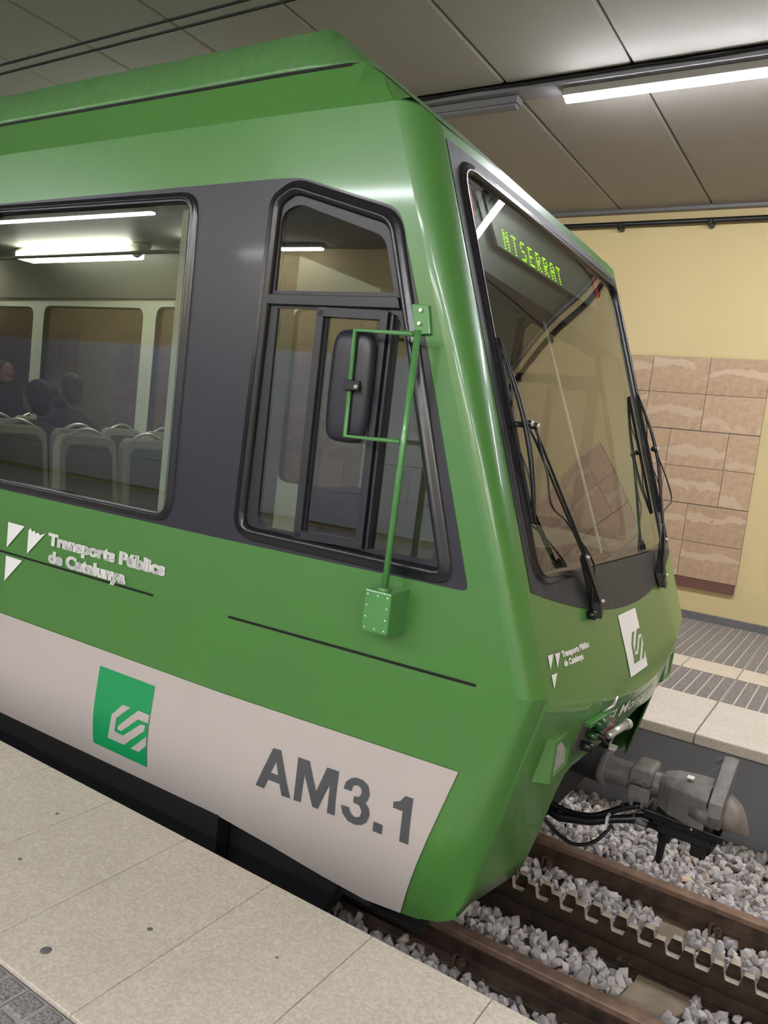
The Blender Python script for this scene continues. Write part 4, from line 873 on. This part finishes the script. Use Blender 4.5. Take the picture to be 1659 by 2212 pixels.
# a few stuck spots on the coping
for x, y, r in ((-2.03, 1.51, .019), (-1.87, 1.80, .010), (-2.55, 1.75, .008), (-2.75, 2.05, .009), (-1.45, 1.98, .006)):
    mb = MB(); mb.ell((x, y, Z+.0005), (r, r, .002), 14, 4); build(mb, 'dirt_spot', BASEM, fl)

# ------------------------------------------------------------------ track
ZR = -2.33
def rail(yc, label):
    e = empty('rail', (-1, yc, ZR-.15), label, 'rail', None)
    head = [(-.032, 0), (.032, 0), (.036, -.006), (.036, -.034), (.012, -.046), (-.012, -.046), (-.036, -.034), (-.036, -.006)]
    web = [(-.012, -.044), (.012, -.044), (.010, -.125), (.072, -.148), (.075, -.162), (-.075, -.162), (-.072, -.148), (-.010, -.125)]
    for poly, nm, m in ((head, 'rail_head', RAILTOP), (web, 'rail_web', RUST)):
        mb = MB(); mb.prism([(yc+a, ZR+b) for a, b in poly], lambda y, z: (XA, y, z), lambda y, z: (XZ, y, z)); build(mb, nm, m, e, bevel=.003)
    for k in range(-3, 5):
        x = -.35+k*.95
        for s in (1, -1):
            mb = MB(); mb.tube([(x, yc+s*.10, ZR-.13), (x, yc+s*.10, ZR-.075)], .012, 6); mb.tube([(x, yc+s*.10, ZR-.10), (x, yc+s*.10, ZR-.088)], .024, 6)
            mb.tube([(x-.04, yc+s*.115, ZR-.13), (x-.04, yc+s*.10, ZR-.07), (x-.03, yc+s*.06, ZR-.085), (x-.03, yc+s*.05, ZR-.12)], .008, 6); build(mb, 'rail_clip', RUST, e)
rail(3.378-.036, 'rusty running rail nearest the near platform')
rail(4.50+.012, 'rusty running rail nearest the far platform')
rk = empty('rack_rail', (-.6, 3.93, ZR-.15), 'toothed steel rack rail of two staggered blades between the rails', 'rack rail')
P_ = .1345
def blade(yc, ph, nm):
    # tooth plates of four pitches each, so one part = one tooth block
    zt = ZR+.038; zr_ = zt-.060; zb = zt-.184; hw = .021
    first = None
    for k in range(-22, 20):
        x = ph+k*P_
        prof = [(-P_/2, zb), (P_/2, zb), (P_/2, zr_), (.040, zr_), (.034, zr_+.010), (.024, zt-.004), (.020, zt), (-.020, zt), (-.024, zt-.004), (-.034, zr_+.010), (-.040, zr_), (-P_/2, zr_)]
        if first is None:
            mb = MB(); n = len(prof)
            mb.add([(a, -hw, b) for a, b in prof]+[(a, hw, b) for a, b in prof], [tuple(range(n)), tuple(range(2*n-1, n-1, -1))]); mb.cur = 0
            sidef = [(i, n+i, n+(i+1) % n, (i+1) % n) for i in range(n)]
            for i, f in enumerate(sidef): mb.cur = 1 if 2 <= i <= 10 else 0; mb.f.append(f); mb.mi.append(mb.cur)
            first = build(mb, 'rack_tooth', [RACKM, RACKW], rk, org=(0, 0, 0)); o = first
        else: o = clone(first)
        o.location = Vector((x, yc, 0))+OFF-worldloc(rk)
blade(3.93-.029+.01, -.4855+P_/2, 'near')
blade(3.93+.029+.01, -.4855, 'far')
mb = MB(); mb.box(XA, XZ, 3.875, 3.895, ZR-.150, ZR-.085); mb.box(XA, XZ, 3.985, 4.005, ZR-.150, ZR-.085)
mb.box(XA, XZ, 3.86, 4.02, ZR-.162, ZR-.150); build(mb, 'rack_girder', RACKM, rk)
for k in range(-4, 4):
    for d in (0, .055):
        mb = MB(); x = -.72+d+k*.95; mb.tube([(x, 3.855, ZR-.125), (x, 3.89, ZR-.125)], .014, 8); mb.tube([(x, 3.845, ZR-.125), (x, 3.857, ZR-.125)], .009, 8); build(mb, 'rack_bolt', RUST, rk)
for k in (0, 1):
    x = -.50+k*.95
    top = [(x-.20, 2.95), (x-.20, 3.42), (x-.125, 3.80), (x-.125, 4.05), (x-.20, 4.45), (x-.20, 4.95), (x-.02, 4.95), (x+.02, 4.40), (x+.17, 4.02), (x+.17, 3.84), (x+.06, 3.62), (x-.02, 3.45), (x-.06, 2.95)]
    mb = MB(); mb.prism(top, lambda a, b: (a, b, -2.4935), lambda a, b: (a, b, -2.53))
    build(mb, 'steel_sleeper', SLEEP, recalc=True, label=['rusty tan steel sleeper between the near rail and the rack, bottom right', 'rusty steel sleeper beyond the right edge of the photo'][k], cat='sleeper', group='steel sleepers under the track', bevel=.005)
for o in [o for o in C.objects if o.name.startswith('steel_sleeper')]:
    pass
# ballast
zb_ = -2.505
mb = MB(); mb.box(XA+.05, XZ-.05, 2.24, 5.645, -2.75, -2.525); bl = build(mb, 'ballast', mat('ballast_bed', (96, 92, 88), .95, noise=.6, nscale=30), label='grey crushed stone ballast filling the track trench', cat='ballast')
def stonemesh(i):
    bm = bmesh.new(); r = random.Random(100+i)
    for _ in range(14):
        v = Vector((r.gauss(0, 1), r.gauss(0, 1), r.gauss(0, 1))).normalized(); v = Vector((v.x*1.1, v.y*.85, v.z*.7))*r.uniform(.9, 1.05); bm.verts.new(v)
    g = bmesh.ops.convex_hull(bm, input=bm.verts); bmesh.ops.delete(bm, geom=[v for v in bm.verts if not v.link_faces], context='VERTS')
    me = bpy.data.meshes.new('stone'); bm.to_mesh(me); bm.free(); me.materials.append(STONE); return me
protos = [stonemesh(i) for i in range(16)]
pdat = [([tuple(v.co) for v in m.vertices], [tuple(p.vertices) for p in m.polygons]) for m in protos]
rs = random.Random(3)
stones = []
def blocked(x, y):
    if abs(y-3.342) < .06 or abs(y-4.512) < .06 or abs(y-3.94) < .085: return True
    if 3.99 < y < 4.45 and -.15 < x+.5 < .15-(y-4.02)*.4: return True
    k = round((x+.50)/.95); xs_ = -.50+k*.95
    return k in (0,) and -.21 < x-xs_ < .15 and 3.40 < y < 3.9 and x-xs_ < .15-(3.84-y)*.45 and x-xs_ > -.20+(y-3.42)*.15
x = -9.0
while x < 4.0:
    dens = .048 if -1.9 < x < .6 else .065
    y = 2.28
    while y < 5.64:
        for layer in (0, 1):
            sx, sy = x+rs.uniform(-.5, .5)*dens, y+rs.uniform(-.5, .5)*dens
            if blocked(sx, sy) or sy > 5.63: continue
            r = rs.uniform(.025, .042)*(1 if dens < .06 else 1.3)
            z = zb_+(rs.uniform(-.012, .006) if layer == 0 else rs.uniform(.006, .026))
            if layer == 1 and rs.random() < .35: continue
            if sy > 5.3: z += (sy-5.3)*.12
            if 4.0 < sy < 4.45: z += .02
            stones.append((sx, sy, z, r, rs.randrange(16), (rs.uniform(-3, 3), rs.uniform(-3, 3), rs.uniform(-3, 3))))
        y += dens
    x += dens
Mi = cam.matrix_world.to_3x3().inverted()
def vis(s):
    q = Mi @ Vector((s[0], s[1], s[2])); 
    if q.z >= 0: return None
    u, v = q.x/-q.z*1675.44, q.y/-q.z*1675.44
    if abs(u) > 829 or abs(v) > 1106: return None
    if s[0] < -1.25 or (s[1] < 3.25 and s[0] < -.55) or s[2] < zb_+.004: return None
    return s[3]/-q.z
cand = sorted([(vis(s), i) for i, s in enumerate(stones) if vis(s)], reverse=True)[:300]
pick = {i for _, i in cand}
from mathutils import Euler
base = worldloc(bl)
mbs = MB()
for i, (x, y, z, r, k, e) in enumerate(stones):
    if i in pick:
        o = bpy.data.objects.new('stone', protos[k]); C.objects.link(o); o.parent = bl
        o.location = Vector((x, y, z))+OFF-base; o.rotation_euler = e; o.scale = (r, r, r)
    else:
        R3 = Euler(e).to_matrix()*r; p = Vector((x, y, z))
        mbs.add([tuple(R3 @ Vector(v)+p) for v in pdat[k][0]], pdat[k][1])
STONE2 = STONE.copy(); STONE2.name = 'ballast_stone_mass'
nt = STONE2.node_tree
geo = nt.nodes.new('ShaderNodeNewGeometry')
for l in list(nt.links):
    if l.from_node.type == 'OBJECT_INFO' and l.to_node.type == 'VALTORGB': nt.links.new(geo.outputs['Random Per Island'], l.to_socket)
build(mbs, 'loose_stones', STONE2, bl, kind='stuff', recalc=False)
mb = MB(); 
o = bpy.data.objects.new('stone', protos[3].copy()); o.data.materials.clear(); o.data.materials.append(STONEORE); C.objects.link(o); o.parent = bl
o.location = Vector((-.60, 4.93, -2.47))+OFF-base; o.scale = (.05, .045, .04); o['label'] = 'ochre stained stone'
